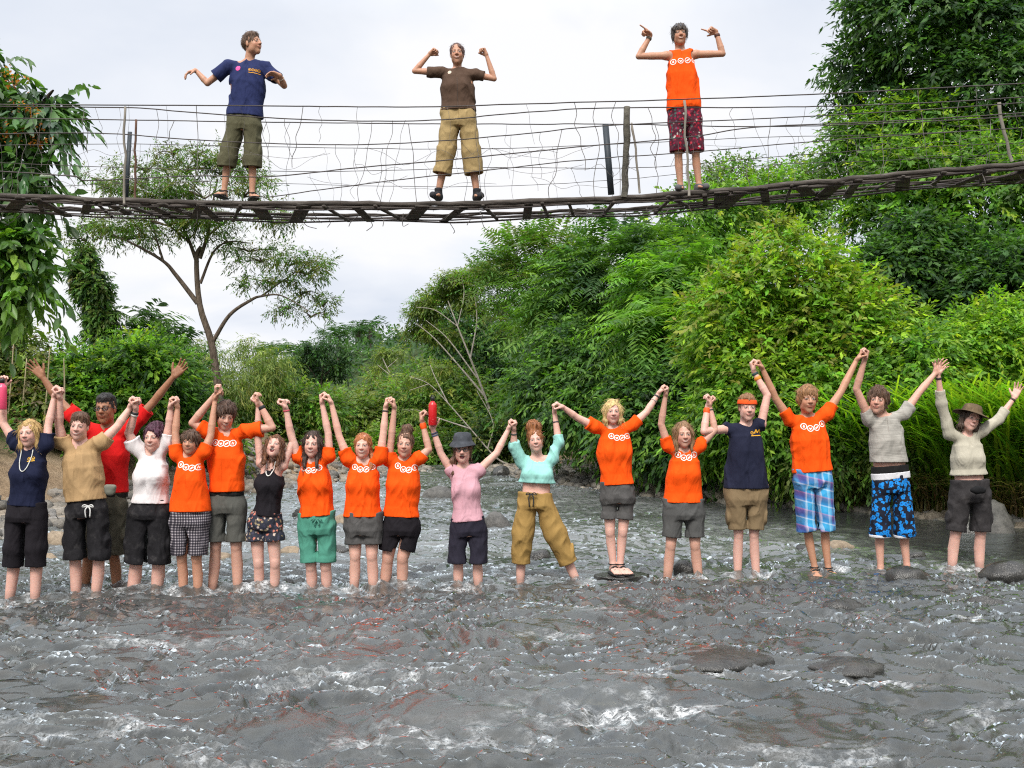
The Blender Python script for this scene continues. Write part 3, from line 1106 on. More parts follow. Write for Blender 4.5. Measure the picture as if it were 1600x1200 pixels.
            for i, (r_, y_) in enumerate(prof):
                for j in range(sg_):
                    a = 2 * math.pi * j / sg_
                    wob = 1 + 0.02 * math.sin(3 * a + sd) + 0.012 * math.sin(7 * a)
                    dz = 0.04 * math.sin(2 * a + 0.6 + sd) * max(0, (r_ - 0.42)) / max(br - 0.42, 0.01)
                    Vh.append(hp(r_ * math.cos(a) * wob, y_ + dz, -0.05 + r_ * 1.12 * math.sin(a) * wob))
            for i in range(len(prof) - 1):
                for j in range(sg_):
                    kk = (j + 1) % sg_
                    Qh.append((i * sg_ + j, i * sg_ + kk, (i + 1) * sg_ + kk, (i + 1) * sg_ + j))
            mb.add(Vh, Qh)
            small('hat', mb, cloth(hcol, 'washed'))
        elif k == 'necklace':
            L, wd, ccol, r_ = e[1:]
            bv = BVHTree.FromPolygons([tuple(v) for v in np.array([v.co for v in top_o.data.vertices])], [tuple(p.vertices) for p in top_o.data.polygons])
            P = []
            for t in np.linspace(-1, 1, 19):
                x_ = wd * math.sin(t * math.pi / 2) * (1 if abs(t) < 0.8 else 1)
                z_ = -L * (1 - abs(t) ** 2.2)
                p = neck + lat * x_ + ax * (z_ + 0.02)
                hit = bv.ray_cast(Vector(p - root + np.array([0, -0.5, 0])), Vector((0, 1, 0)), 0.62)
                yy = hit[0].y + root[1] - 0.006 if hit[0] is not None else p[1] - 0.075
                yy = min(yy, p[1] - 0.055)
                P.append([p[0], yy, p[2]])
            mb = MB()
            mb.tube(curve_pts(P, 40), r_, 6)
            small('necklace', mb, plain('necklace', ccol, 0.4))
        elif k == 'choker':
            small('choker', ring_on(neck - ax * 0.0, hp(0, -0.25, -0.13), 0.45, 0.054 * b, 0.006), plain('choker', e[1], 0.5))
        elif k == 'belt':
            Bz = Vol(np.array([pel[0] - 0.3, D - 0.25, hem_p[2] - 0.22]), np.array([pel[0] + 0.3, D + 0.25, hem_p[2] + 0.05]), 0.006)
            Bz.add(slab(spine, lat, [-0.2, 0.6], [max(np.interp(np.linspace(ths, ths + 0.2, 8), T, WX).max(), bw_ - 0.01) + (e[5] if len(e) > 5 else 0.004)] * 2, [max(np.interp(ths, T, WY), 0.105 * fat) + 0.006] * 2, -0.1, 0.6), 0.004)
            pz = hem_p + ax * e[2]
            Bz.cut(pz, ax)
            Bz.cut(pz - ax * e[3], -ax)
            child(e[4] if len(e) > 4 else 'belt', Bz, cloth(e[1]))
        elif k == 'sandals':
            for (h_, k_, a_), fd in zip(legs, fdir):
                mb = MB()
                la = np.cross(fd, [0, 0, 1.0])
                so = []
                for t in np.linspace(0, 1, 9):
                    so.append((t * 0.245 - 0.055, 0.034 + 0.014 * math.sin(t * math.pi * 0.9)))
                Vs, Qs = [], []
                for (s_, w_) in so:
                    for (o, zz) in ((-1, -0.082), (1, -0.082), (1, -0.066), (-1, -0.066)):
                        Vs.append(a_ + fd * s_ + la * o * w_ + np.array([0, 0, zz]))
                for i in range(8):
                    for j in range(4):
                        kk = (j + 1) % 4
                        Qs.append((i * 4 + j, i * 4 + kk, i * 4 + 4 + kk, i * 4 + 4 + j))
                Qs += [(0, 1, 2, 3), (35, 34, 33, 32)]
                mb.add(Vs, Qs)
                for s_, zz, rr_ in ((0.10, -0.034, 0.047), (0.045, -0.012, 0.043)):
                    P = [a_ + fd * s_ + la * rr_ * math.cos(x) + np.array([0, 0, -0.068 + (zz + 0.068) * math.sin(x)]) for x in np.linspace(0, math.pi, 11)]
                    mb.tube(P, 0.008, 5)
                an = np.linspace(0, 2 * math.pi, 13)
                mb.tube([a_ + np.array([0.039 * math.cos(x), 0.039 * math.sin(x) + 0.008, 0.004]) for x in an], 0.006, 5, cap=False)
                small('sandal', mb, plain('sandal', e[1], 0.6))
        elif k == 'shoes':
            for (h_, k_, a_), fd in zip(legs, fdir):
                hl = a_ + np.array([0, 0.025, -0.045])
                Z = Vol(a_ - 0.26, a_ + 0.26, 0.006)
                Z.add(cap(a_ + np.array([0, 0, 0.035]), hl, 0.043, 0.043), 0.01)
                Z.add(cap(hl, a_ + fd * 0.17 + np.array([0, 0, -0.058]), 0.042, 0.036), 0.03)
                Z.cut(a_ + np.array([0, 0, -0.083]), (0, 0, -1))
                Z.cut(a_ + np.array([0, 0, e[2] if len(e) > 2 else 0.02]), (0, 0, 1))
                child('shoe', Z, plain('shoe', e[1], 0.8))
        elif k == 'cord':      # draw cord bow at the waist
            p = pt((e[1], e[2]), -0.125)
            mb = MB()
            for dx in (-1, 1):
                mb.tube(curve_pts([p, p + [dx * 0.02, -0.012, -0.03], p + [dx * 0.016, -0.008, -e[4]]], 9), 0.006, 5)
                mb.tube(curve_pts([p, p + [dx * 0.03, -0.01, 0.012], p + [dx * 0.045, -0.01, -0.006], p], 10), 0.005, 5)
            small('drawstring', mb, plain('cord', e[3], 0.7))
        elif k == 'strap':
            P = []
            bv = BVHTree.FromPolygons([tuple(v.co) for v in top_o.data.vertices], [tuple(p.vertices) for p in top_o.data.polygons])
            for t in np.linspace(0, 1, 18):
                u = e[1][0] * (1 - t) + e[2][0] * t
                v = e[1][1] * (1 - t) + e[2][1] * t
                p = pt((u, v))
                hit = bv.ray_cast(Vector(p - root + np.array([0, -0.5, 0])), Vector((0, 1, 0)), 0.7)
                if hit[0] is not None: P.append([p[0], hit[0].y + root[1] - 0.003, p[2]])
            if len(P) > 3:
                mb = MB()
                mb.tube(P, 0.005, 5)
                small('shoulder_strap', mb, plain('strap', e[3], 0.8))
    # ---- printed marks on the chest
    for pr in g('prints', ()):
        kind, items, pc = pr
        bv = BVHTree.FromPolygons([tuple(v.co) for v in top_o.data.vertices], [tuple(p.vertices) for p in top_o.data.polygons])
        mb = MB()

        def put(polys):
            for poly in polys:
                Vp, ok = [], True
                for (u, v) in poly:
                    p = pt((u, v))
                    hit = bv.ray_cast(Vector(p - root + np.array([0, -0.6, 0])), Vector((0, 1, 0)), 0.9)
                    if hit[0] is None: ok = False; break
                    Vp.append([p[0], hit[0].y + root[1] - 0.0025, p[2]])
                if ok: mb.add(Vp, [(0, 1, 2, 3)])

        def ring(u, v, r, w, n=20, sx=1.0):
            out = []
            for i in range(n):
                a, a2 = 2 * math.pi * i / n, 2 * math.pi * (i + 1) / n
                out.append([(u + sx * r * math.cos(a), v + r * math.sin(a)), (u + sx * r * math.cos(a2), v + r * math.sin(a2)),
                            (u + sx * (r - w) * math.cos(a2), v + (r - w) * math.sin(a2)), (u + sx * (r - w) * math.cos(a), v + (r - w) * math.sin(a))])
            return out

        def bar(u0, v0, u1, v1, w):
            L = math.hypot(u1 - u0, v1 - v0) + 1e-6
            nx, ny = -(v1 - v0) / L * w / 2, (u1 - u0) / L * w / 2
            m = max(1, int(L / 1.5))
            out = []
            for i in range(m):
                a, b_ = i / m, (i + 1) / m
                pa, pb = (u0 + (u1 - u0) * a, v0 + (v1 - v0) * a), (u0 + (u1 - u0) * b_, v0 + (v1 - v0) * b_)
                out.append([(pa[0] - nx, pa[1] - ny), (pb[0] - nx, pb[1] - ny), (pb[0] + nx, pb[1] + ny), (pa[0] + nx, pa[1] + ny)])
            return out
        for i, it in enumerate(items):
            if it[0] == 'ring':
                _, u, v, r = it
                put(ring(u, v, r, r * 0.24))
                gl = i % 4
                if gl == 0:      # drop
                    put(bar(u, v - r * .45, u - r * .25, v + r * .2, r * .22)); put(bar(u, v - r * .45, u + r * .25, v + r * .2, r * .22)); put(bar(u - r * .25, v + r * .25, u + r * .25, v + r * .25, r * .25))
                elif gl == 1:    # heart-like
                    put(bar(u - r * .35, v - r * .2, u, v + r * .4, r * .3)); put(bar(u + r * .35, v - r * .2, u, v + r * .4, r * .3))
                elif gl == 2:    # leaf
                    put(bar(u - r * .4, v + r * .3, u + r * .4, v - r * .3, r * .45))
                else:            # flame strokes
                    put(bar(u - r * .2, v + r * .4, u - r * .1, v - r * .4, r * .2)); put(bar(u + r * .2, v + r * .4, u + r * .25, v - r * .2, r * .2))
            elif it[0] == 'bar':
                put(bar(*it[1:]))
            elif it[0] == 'disc':
                put(ring(it[1], it[2], it[3], it[3] * 0.999))
        if mb.n:
            o = mesh_np(kind, np.concatenate(mb.V) - root, np.concatenate(mb.Q), plain('print', pc, 0.7), ob, False)
    return ob
PEOPLE_ON = True
# ------------------------------------------------------------------ people: the twenty-one figures
ORANGE = (0.86, 0.085, 0.004)
NAVY = (0.010, 0.013, 0.035)
WHITE = (0.75, 0.72, 0.70)
PALE, MID, TAN, DARK = (0.65, 0.40, 0.33), (0.57, 0.335, 0.255), (0.46, 0.25, 0.16), (0.30, 0.145, 0.08)
GR = 'young people standing in the river with raised arms'
GB = 'people posing on the footbridge'
OR = cloth(ORANGE)


def rings(u0, v0, u1, v1, r, sag=0.0):
    out = []
    for i in range(4):
        t = i / 3
        out.append(('ring', u0 + (u1 - u0) * t, v0 + (v1 - v0) * t + sag * (1 - (2 * t - 1) ** 2), r))
    return ('chest_print', out, (0.85, 0.8, 0.76))


def tee(mat=None, **k):
    d = dict(mat=mat or OR, sl=0.42, name='tshirt')
    d.update(k)
    return d


BLACK_W = cloth((0.016, 0.015, 0.017), 'washed', 0.85, (0.05, 0.047, 0.047))
BLACK = cloth((0.013, 0.011, 0.014))
GREY_S = cloth((0.085, 0.082, 0.08), 'washed', 0.85, (0.12, 0.115, 0.115))
PEOPLE = [
 dict(label='girl with blonde hair in a navy T-shirt and black capri trousers, holding the pink bottle', group=GR, f=1,
  head=((48, 654), (49, 700)), sh=((26, 694), (73, 694)), hips=((26, 806), (56, 806)), legs=(((23, 856), (14, 939)), ((56, 856), (54, 937))),
  aL=((5, 662), (-3, 624), (3, 597), 'hold', dict(dir=(0.15, -0.2, 1), n=(0.6, -0.8, 0))), aR=((75, 667), (82, 630), (92, 612), 'clasp'),
  hem=(11, 73, 790), top=tee(cloth(NAVY), sl=0.55, waist=56), bot=dict(v=885, mat=BLACK, r=0.078, rk=0.084, r0=0.092, name='capri_trousers', fold=0.007),
  hair='bob', hc=(0.42, 0.27, 0.10), hl=1.7, len=0.52, spread=0.33, skin=PALE, mouth='flat', brow=(0.3, 0.18, 0.1),
  extra=(('necklace', 0.17, 0.045, (0.6, 0.6, 0.55), 0.004),),
  prints=(('chest_logo', [('ring', 53, 716, 2.5), ('ring', 58, 715.5, 2.5), ('bar', 50.5, 720, 61, 719, 1.1)], (0.75, 0.42, 0.03)),)),
 dict(label='young man in a tan T-shirt and faded black knee shorts with white drawstrings', group=GR,
  head=((129, 643), (124, 690)), sh=((98, 692), (160, 690)), hips=((119, 799), (151, 799)), legs=(((117, 868), (118, 934)), ((155, 868), (149, 930))), yaw=8,
  aL=((92, 664), (90, 632), (92, 613), 'clasp'), aR=((184, 666), (203, 642), (211, 628), 'clasp'),
  hem=(104, 166, 782), top=tee(cloth((0.40, 0.26, 0.13)), sl=0.35), bot=dict(v=873, mat=BLACK_W, r=0.086, cargo=1),
  hair='short', hc=(0.09, 0.045, 0.025), skin=PALE, mouth='smile',
  extra=(('cord', 138, 791, (0.6, 0.6, 0.58), 0.09),)),
 dict(label='dark-haired man in a red T-shirt and glasses, both open hands spread wide', group=GR, D=8.75,
  head=((167, 613), (168, 665)), sh=((136, 671), (203, 669)), hips=((148, 790), (182, 790)), legs=(((138, 868), (131, 921)), ((178, 868), (182, 921))),
  aL=((88, 621), (70, 593), (60, 581), 'open', dict(ey=0.03)), aR=((240, 628), (268, 592), (279, 580), 'open', dict(ey=0.03)),
  hem=(134, 202, 769), top=tee(cloth((0.62, 0.012, 0.012)), sl=0.72, r=(0.07, 0.078), grow=0.014), bot=dict(v=866, mat=cloth((0.10, 0.09, 0.065)), r=0.084, cargo=1),
  hair='crop', hc=(0.012, 0.01, 0.01), hv=0.97, ha=0.015, skin=DARK, mouth='flat', lb=0.95, extra=(('glasses', (0.01, 0.01, 0.012), 0.0036), ('belt', (0.015, 0.014, 0.013), -0.006, 0.035))),
 dict(label='woman with short purple hair, white T-shirt, black choker and baggy black shorts', group=GR, f=1, fat=1.16,
  head=((242, 661), (241, 707)), sh=((211, 697), (260, 692)), hips=((218, 802), (250, 802)), legs=(((213, 878), (206, 928)), ((248, 878), (244, 924))), lb=1.16, b=1.12,
  aL=((201, 677), (208, 650), (211, 630), 'clasp'), aR=((265, 663), (268, 644), (271, 628), 'clasp'),
  hem=(206, 265, 786), top=tee(cloth((0.70, 0.66, 0.66)), sl=0.5, vd=0.05, vw=0.06), bot=dict(v=879, mat=BLACK_W, r=0.091, r0=0.096, cargo=1),
  hair='up', hv=1.08, hc=(0.05, 0.012, 0.028), hl=3.0, ha=0.05, bun=(0.14, 0.46, 0.16), skin=PALE, mouth='smile', bust=1.2,
  extra=(('choker', (0.02, 0.02, 0.02)), ('band', 0, 0.86, (0.03, 0.03, 0.03), 0.012), ('band', 0, 0.78, (0.6, 0.58, 0.55), 0.008)), prints=()),
 dict(label='boy with brown fringe in an orange T-shirt and grey checked shorts', group=GR, b=0.9, lb=0.88,
  head=((301, 670), (298, 711)), sh=((277, 709), (319, 706)), hips=((285, 814), (308, 814)), legs=(((284, 872), (286, 928)), ((307, 872), (309, 928))),
  aL=((274, 678), (275, 645), (274, 628), 'clasp'), aR=((329, 681), (336, 636), (341, 616), 'clasp'),
  hem=(265, 330, 799), top=tee(sl=0.42, r=(0.066, 0.078)), bot=dict(v=867, mat=cloth((0.10, 0.09, 0.105), 'plaid', 0.85, (0.42, 0.38, 0.40), (0.03, 0.027, 0.035)), r=0.085, r0=0.096),
  hair='mop', hc=(0.08, 0.042, 0.025), skin=(0.5, 0.27, 0.18), mouth='flat', prints=(rings(287, 725, 314, 729, 5.0, 3),)),
 dict(label='tall dark-haired boy looking down, orange T-shirt, grey shorts with black belt', group=GR,
  head=((356, 625), (352, 672)), sh=((324, 674), (384, 674)), hips=((338, 790), (369, 790)), legs=(((337, 853), (331, 924)), ((369, 853), (371, 922))), yaw=25, pitch=-18,
  aL=((301, 661), (325, 625), (340, 612), 'clasp'), aR=((425, 668), (413, 638), (403, 625), 'clasp'),
  hem=(326, 382, 768), top=tee(sl=0.6, r=(0.07, 0.076)), bot=dict(v=846, mat=cloth((0.09, 0.09, 0.08)), r=0.084, cuff=1),
  hair='mop', hc=(0.06, 0.03, 0.018), part=0.02, skin=MID, mouth='smile', prints=(rings(341, 691, 367, 692, 5.2, 1),),
  extra=(('belt', (0.012, 0.012, 0.012), -0.004, 0.032), ('band', 1, 0.88, (0.012, 0.012, 0.014), 0.014, 'wristwatch'))),
 dict(label='laughing woman with wavy auburn hair, black vest top and short floral shorts', group=GR, f=1,
  head=((433, 677), (428, 718)), sh=((408, 723), (442, 728)), hips=((400, 818), (426, 818)), legs=(((404, 880), (404, 924)), ((430, 880), (428, 922))), pitch=20, b=0.98, lb=0.92,
  aL=((403, 684), (402, 646), (400, 626), 'clasp'), aR=((458, 690), (452, 653), (447, 634), 'clasp', dict(dy=0.1)),
  hem=(391, 436, 805), top=dict(mat=BLACK, sl=0, name='vest_top', arm=0.078, nk=0.078, nd=0.04, waist=40, vd=0.05, vw=0.06), bot=dict(v=845, mat=cloth((0.03, 0.032, 0.045), 'flowers'), r=0.091, r0=0.092, cuff=1, w=52),
  hair='long', hc=(0.11, 0.045, 0.02), hl=3.2, len=0.8, ha=0.06, spread=0.33, skin=PALE, mouth='open',
  extra=(('necklace', 0.12, 0.035, (0.75, 0.73, 0.68), 0.005), ('band', 0, 0.55, (0.5, 0.4, 0.3), 0.004))),
 dict(label='woman with long dark hair in an orange T-shirt and turn-up green shorts', group=GR, f=1,
  head=((490, 672), (488, 716)), sh=((466, 715), (514, 713)), hips=((482, 824), (510, 824)), legs=(((486, 884), (487, 921)), ((509, 884), (510, 921))),
  aL=((454, 678), (446, 644), (442, 630), 'clasp'), aR=((513, 678), (507, 640), (505, 622), 'clasp'),
  hem=(464, 524, 806), top=tee(), bot=dict(v=878, mat=cloth((0.075, 0.26, 0.19)), r=0.085, r0=0.095, cuff=1),
  hair='long', hc=(0.035, 0.018, 0.012), len=0.85, spread=0.26, fwd=0.22, skin=PALE, mouth='smile', prints=(rings(477, 731, 501, 730, 4.6, 4),),
  extra=(('cord', 495, 812, (0.06, 0.22, 0.16), 0.05), ('band', 0, 0.92, (0.5, 0.06, 0.1), 0.006))),
 dict(label='girl with tied-back red hair in an orange T-shirt and short grey shorts', group=GR, f=1,
  head=((568, 675), (567, 717)), sh=((544, 717), (594, 715)), hips=((554, 826), (581, 826)), legs=(((555, 868), (553, 920)), ((581, 868), (583, 920))),
  aL=((530, 682), (519, 640), (512, 622), 'clasp'), aR=((599, 677), (604, 643), (607, 628), 'clasp'),
  hem=(536, 599, 807), top=tee(), bot=dict(v=850, mat=GREY_S, r=0.084, r0=0.092, cuff=1),
  hair='pony', ps=1, hc=(0.36, 0.12, 0.04), hl=1.6, skin=(0.66, 0.40, 0.32), mouth='smile', brow=(0.4, 0.2, 0.12), prints=(rings(556, 729, 583, 729, 4.6, 4),),
  extra=(('band', 1, 0.86, (0.02, 0.02, 0.02), 0.006),)),
 dict(label='woman with brown hair in a top bun, orange T-shirt, black shorts and orange wristband', group=GR, f=1, fat=1.06,
  head=((635, 672), (632, 716)), sh=((607, 717), (656, 715)), hips=((612, 826), (641, 826)), legs=(((606, 872), (600, 919)), ((629, 872), (628, 917))), lb=1.06,
  aL=((611, 690), (614, 645), (613, 629), 'clasp'), aR=((670, 702), (664, 672), (661, 650), 'clasp'),
  hem=(597, 655, 807), top=tee(), bot=dict(v=860, mat=BLACK, r=0.088, r0=0.096),
  hair='up', hc=(0.10, 0.05, 0.028), bun=(0.04, 0.60, 0.19), part=0.05, skin=MID, mouth='flat', prints=(rings(623, 727, 649, 730, 4.8, 5),),
  extra=(('band', 1, 0.84, ORANGE, 0.026),)),
 dict(label='shouting woman in a dark bucket hat and glasses, pink top and long navy shorts', group=GR, f=1,
  head=((723, 680), (723, 725)), sh=((705, 735), (748, 735)), hips=((717, 828), (746, 828)), legs=(((716, 878), (716, 917)), ((746, 878), (747, 915))), lb=0.95,
  aL=((689, 709), (678, 678), (675, 660), 'hold', dict(n=(0.2, -1, 0), dir=(-0.1, 0, 1))), aR=((776, 708), (795, 676), (800, 663), 'clasp'),
  hem=(703, 758, 814), top=tee(cloth((0.58, 0.32, 0.37)), sl=0.16, vd=0.06, vw=0.07, waist=46, r=(0.058, 0.06)), bot=dict(v=879, mat=cloth((0.022, 0.02, 0.032)), r=0.088, r0=0.096),
  hair='pony', ps=-1, hc=(0.11, 0.05, 0.03), skin=PALE, mouth='open',
  extra=(('hat', (0.055, 0.06, 0.07), 0.55, 0.36, 0.16, 0.31), ('glasses', (0.03, 0.03, 0.03), 0.0026), ('band', 0, 0.8, (0.04, 0.05, 0.1), 0.007), ('band', 0, 0.72, (0.08, 0.1, 0.16), 0.007))),
 dict(label='woman with curly ginger bun, cropped mint top and rolled khaki trousers, legs wide apart', group=GR, f=1,
  head=((834, 668), (839, 708)), sh=((817, 722), (862, 717)), hips=((824, 788), (850, 788)), legs=(((816, 834), (813, 908)), ((868, 834), (903, 913))), neck=(840, 717), pitch=4,
  aL=((803, 696), (800, 676), (801, 663), 'clasp'), aR=((873, 692), (870, 656), (868, 637), 'clasp'),
  hem=(814, 873, 755), top=dict(mat=cloth((0.30, 0.62, 0.56)), sl=1.25, name='cropped_top', r=(0.066, 0.066), vd=0.02, vw=0.08, nk=0.078, nd=0.02), bot=dict(v=880, wv=769, w=56, mat=cloth((0.32, 0.20, 0.065)), r=0.078, rk=0.094, r0=0.095, cargo=1, cp=0.8, name='rolled_trousers', cuff=1, fold=0.014),
  hair='up', hc=(0.24, 0.09, 0.03), hl=1.9, ha=0.07, bun=(0.0, 0.60, 0.28), skin=PALE, mouth='smile', brow=(0.3, 0.15, 0.09),
  extra=(('cord', 830, 772, (0.02, 0.02, 0.02), 0.11), ('band', 1, 0.7, (0.05, 0.05, 0.06), 0.005), ('band', 0, 0.75, (0.04, 0.05, 0.05), 0.006))),
 dict(label='blonde woman with a side fringe in an orange T-shirt, standing on a low dark rock', group=GR, f=1, D=9.2, dry=1,
  head=((957, 623), (957, 664)), sh=((932, 668), (988, 664)), hips=((952, 776), (978, 776)), legs=(((953, 831), (958, 882)), ((973, 831), (969, 882))), feet=(0.25, 0.45),
  aL=((901, 652), (882, 639), (870, 632), 'clasp', dict(dy=-0.06)), aR=((1010, 644), (1027, 622), (1036, 608), 'clasp'),
  hem=(937, 993, 757), top=tee(sl=0.42), bot=dict(v=811, mat=GREY_S, r=0.078, r0=0.09, cuff=1),
  hair='bob', hc=(0.55, 0.40, 0.17), hl=1.6, len=0.38, part=0.08, ha=0.022, hv=1.04, skin=PALE, mouth='flat', brow=(0.3, 0.2, 0.12), lb=0.9, prints=(rings(954, 681, 979, 681, 4.6, 3),),
  extra=(('sandals', (0.012, 0.012, 0.012)), ('band', 1, 0.62, (0.3, 0.3, 0.28), 0.004), ('band', 1, 0.85, (0.05, 0.05, 0.05), 0.008))),
 dict(label='girl with long light-brown hair in an orange T-shirt and rolled grey shorts, head tilted', group=GR, f=1, fat=1.05,
  head=((1067, 657), (1068, 701)), sh=((1044, 697), (1093, 697)), hips=((1053, 802), (1084, 802)), legs=(((1048, 852), (1043, 905)), ((1086, 852), (1092, 903))),
  aL=((1033, 663), (1036, 626), (1039, 610), 'clasp'), aR=((1117, 672), (1112, 642), (1111, 627), 'clasp'),
  hem=(1034, 1102, 785), top=tee(), bot=dict(v=839, mat=cloth((0.085, 0.085, 0.083)), r=0.085, r0=0.095, cuff=1),
  hair='long', len=0.6, spread=0.33, ha=0.025, hc=(0.20, 0.11, 0.05), hl=1.9, skin=MID, mouth='smile', prints=(rings(1058, 710, 1083, 710, 4.8, 5),),
  extra=(('band', 1, 0.86, (0.05, 0.04, 0.04), 0.006),)),
 dict(label='boy with an orange headband in a sleeveless navy shirt and khaki cargo shorts', group=GR,
  head=((1167, 615), (1166, 660)), sh=((1137, 670), (1189, 663)), hips=((1150, 778), (1181, 778)), legs=(((1154, 834), (1153, 901)), ((1178, 834), (1182, 901))),
  aL=((1100, 674), (1101, 642), (1106, 626), 'clasp', dict(ey=-0.1)), aR=((1199, 618), (1184, 590), (1177, 572), 'clasp'),
  hem=(1135, 1204, 763), top=dict(mat=cloth((0.014, 0.016, 0.035)), sl=0, name='sleeveless_shirt', arm=0.058, ao=0.075, sp=1.0, nk=0.06), bot=dict(v=827, mat=cloth((0.19, 0.135, 0.075)), r=0.086, cargo=1, cuff=1),
  hair='short', hc=(0.22, 0.11, 0.05), ha=0.05, skin=PALE, mouth='flat', lb=0.92,
  extra=(('headband', (0.86, 0.10, 0.02), 0.22, 0.085), ('band', 0, 0.82, ORANGE, 0.024), ('band', 1, 0.72, (0.7, 0.25, 0.03), 0.016), ('band', 1, 0.9, (0.02, 0.05, 0.05), 0.012)),
  prints=(('chest_logo', [('ring', 1172, 676, 2.6), ('bar', 1176, 677, 1179, 671, 1.6), ('bar', 1179, 671, 1181, 676, 1.6), ('bar', 1181, 676, 1184, 671, 1.6), ('bar', 1184, 671, 1186, 677, 1.6), ('bar', 1170, 680.5, 1186, 680, 1.2)], (0.75, 0.38, 0.02)),)),
 dict(label='boy with a straight blond fringe in an orange T-shirt and long blue checked board shorts', group=GR, D=9.55, dry=1,
  head=((1260, 600), (1260, 648)), sh=((1234, 655), (1290, 648)), hips=((1256, 752), (1286, 752)), legs=(((1262, 828), (1273, 887)), ((1289, 828), (1294, 888))), feet=(-0.1, 0.1), lb=0.86,
  aL=((1212, 623), (1193, 583), (1184, 568), 'clasp'), aR=((1314, 612), (1336, 571), (1345, 556), 'clasp'),
  hem=(1238, 1299, 737), top=tee(sl=0.45), bot=dict(v=829, mat=cloth((0.05, 0.3, 0.55), 'bigplaid'), r=0.088, r0=0.092, rk=0.096, name='board_shorts'),
  hair='mop', hc=(0.26, 0.13, 0.055), hl=1.7, skin=TAN, mouth='flat', prints=(rings(1252, 666, 1281, 662, 5.0, 5),), extra=(('sandals', (0.014, 0.014, 0.014)),)),
 dict(label='boy with tousled brown hair in a short grey T-shirt and blue hibiscus board shorts', group=GR, dry=1, D=9.75,
  head=((1373, 604), (1368, 649)), sh=((1359, 656), (1411, 648)), hips=((1378, 758), (1408, 758)), legs=(((1375, 832), (1376, 886)), ((1413, 832), (1417, 883))), yaw=-28, feet=(-0.3, 0.1), neck=(1382, 652),
  aL=((1338, 608), (1347, 570), (1351, 553), 'clasp'), aR=((1436, 613), (1456, 589), (1467, 577), 'open', dict(n=(0.3, -0.9, 0.2)),),
  hem=(1365, 1425, 722), top=tee(cloth((0.42, 0.40, 0.36), 'heather'), sl=0.42, tilt=-0.08), bot=dict(v=838, wv=742, w=57, mat=cloth((0.02, 0.2, 0.6), 'hibiscus'), r=0.091, rk=0.1, r0=0.095, name='board_shorts', trim=cloth((0.62, 0.62, 0.64))),
  hair='mop', ha=0.09, hv=1.06, hc=(0.085, 0.045, 0.026), skin=MID, mouth='flat', lb=0.9,
  extra=(('belt', (0.014, 0.014, 0.014), -0.03, 0.065, 'waistband', 0.008), ('belt', (0.6, 0.6, 0.62), -0.095, 0.062, 'waistband', 0.016))),
 dict(label='woman in a wide brown sun hat and long-sleeved beige shirt with a black waist pouch', group=GR, f=1, fat=1.12,
  head=((1520, 634), (1509, 675)), sh=((1484, 678), (1531, 676)), hips=((1500, 775), (1532, 775)), legs=(((1493, 834), (1488, 888)), ((1532, 834), (1531, 887))), lb=1.08, neck=(1510, 683),
  aL=((1471, 630), (1467, 595), (1465, 577), 'open', dict(n=(-0.3, -0.9, 0.1))), aR=((1560, 655), (1581, 631), (1588, 614), 'open', dict(n=(-0.5, -0.8, 0))),
  hem=(1488, 1545, 742), top=dict(mat=cloth((0.44, 0.41, 0.33)), sl=1.45, name='long_sleeved_shirt', r=(0.07, 0.066), vd=0.07, vw=0.05, fold=0.014), bot=dict(v=830, wv=749, w=58, mat=cloth((0.035, 0.032, 0.033), 'washed', 0.85, (0.06, 0.055, 0.055)), r=0.091, r0=0.106, rk=0.104, cargo=1, cuff=1),
  hair='bob', len=0.35, hc=(0.05, 0.03, 0.02), skin=PALE, mouth='smile',
  extra=(('hat', (0.12, 0.085, 0.05), 0.74, 0.33, 0.08, 0.28), ('band', 0, 0.86, (0.02, 0.02, 0.02), 0.01), ('band', 1, 0.9, (0.05, 0.03, 0.02), 0.01))),
 # on the bridge
 dict(label='boy on the bridge in a navy T-shirt and olive shorts, looking sideways', group=GB, D=11.02, dry=1,
  head=((392, 51), (399, 90)), sh=((358, 103), (415, 106)), hips=((369, 196), (394, 196)), legs=(((355, 250), (350, 299)), ((394, 250), (394, 302))), yaw=62, feet=(-0.2, 0.5), neck=(389, 97),
  aL=((324, 130), (307, 112), (298, 112), 'droop', dict(dir=(-0.8, -0.3, -0.35), n=(-0.3, 0, -1), ey=0.0)), aR=((444, 134), (440, 123), (430, 116), 'droop', dict(dir=(-0.9, -0.25, 0.25), n=(-0.2, -0.5, -1), dy=-0.17, ey=0.03)),
  hem=(352, 409, 183), top=tee(cloth((0.022, 0.030, 0.095)), sl=0.62, r=(0.075, 0.085)), bot=dict(v=262, mat=cloth((0.10, 0.095, 0.055)), r=0.1, rk=0.1, r0=0.104, cargo=1),
  hair='short', hc=(0.085, 0.045, 0.025), skin=TAN, mouth='flat', lb=0.9, extra=(('sandals', (0.015, 0.014, 0.014)), ('band', 1, 0.75, (0.6, 0.5, 0.4), 0.006)),
  prints=(('chest_logo', [('ring', 394, 113.5, 2.2), ('ring', 398.6, 113.8, 2.2), ('ring', 403, 114, 2.2), ('ring', 407, 114.3, 2.2), ('bar', 392, 117.8, 409, 119, 0.9)], (0.85, 0.4, 0.03)), ('badge', [('disc', 375, 110.5, 4)], (0.85, 0.08, 0.3)))),
 dict(label='woman on the bridge flexing both arms, brown buttoned shirt and rolled beige trousers', group=GB, f=1, fat=1.08, D=11.02, dry=1,
  head=((714, 69), (715, 104)), sh=((686, 113), (741, 116)), hips=((705, 192), (729, 192)), legs=(((697, 238), (685, 301)), ((736, 238), (745, 302))), feet=(-0.3, 0.3), lb=1.05, hs=0.98,
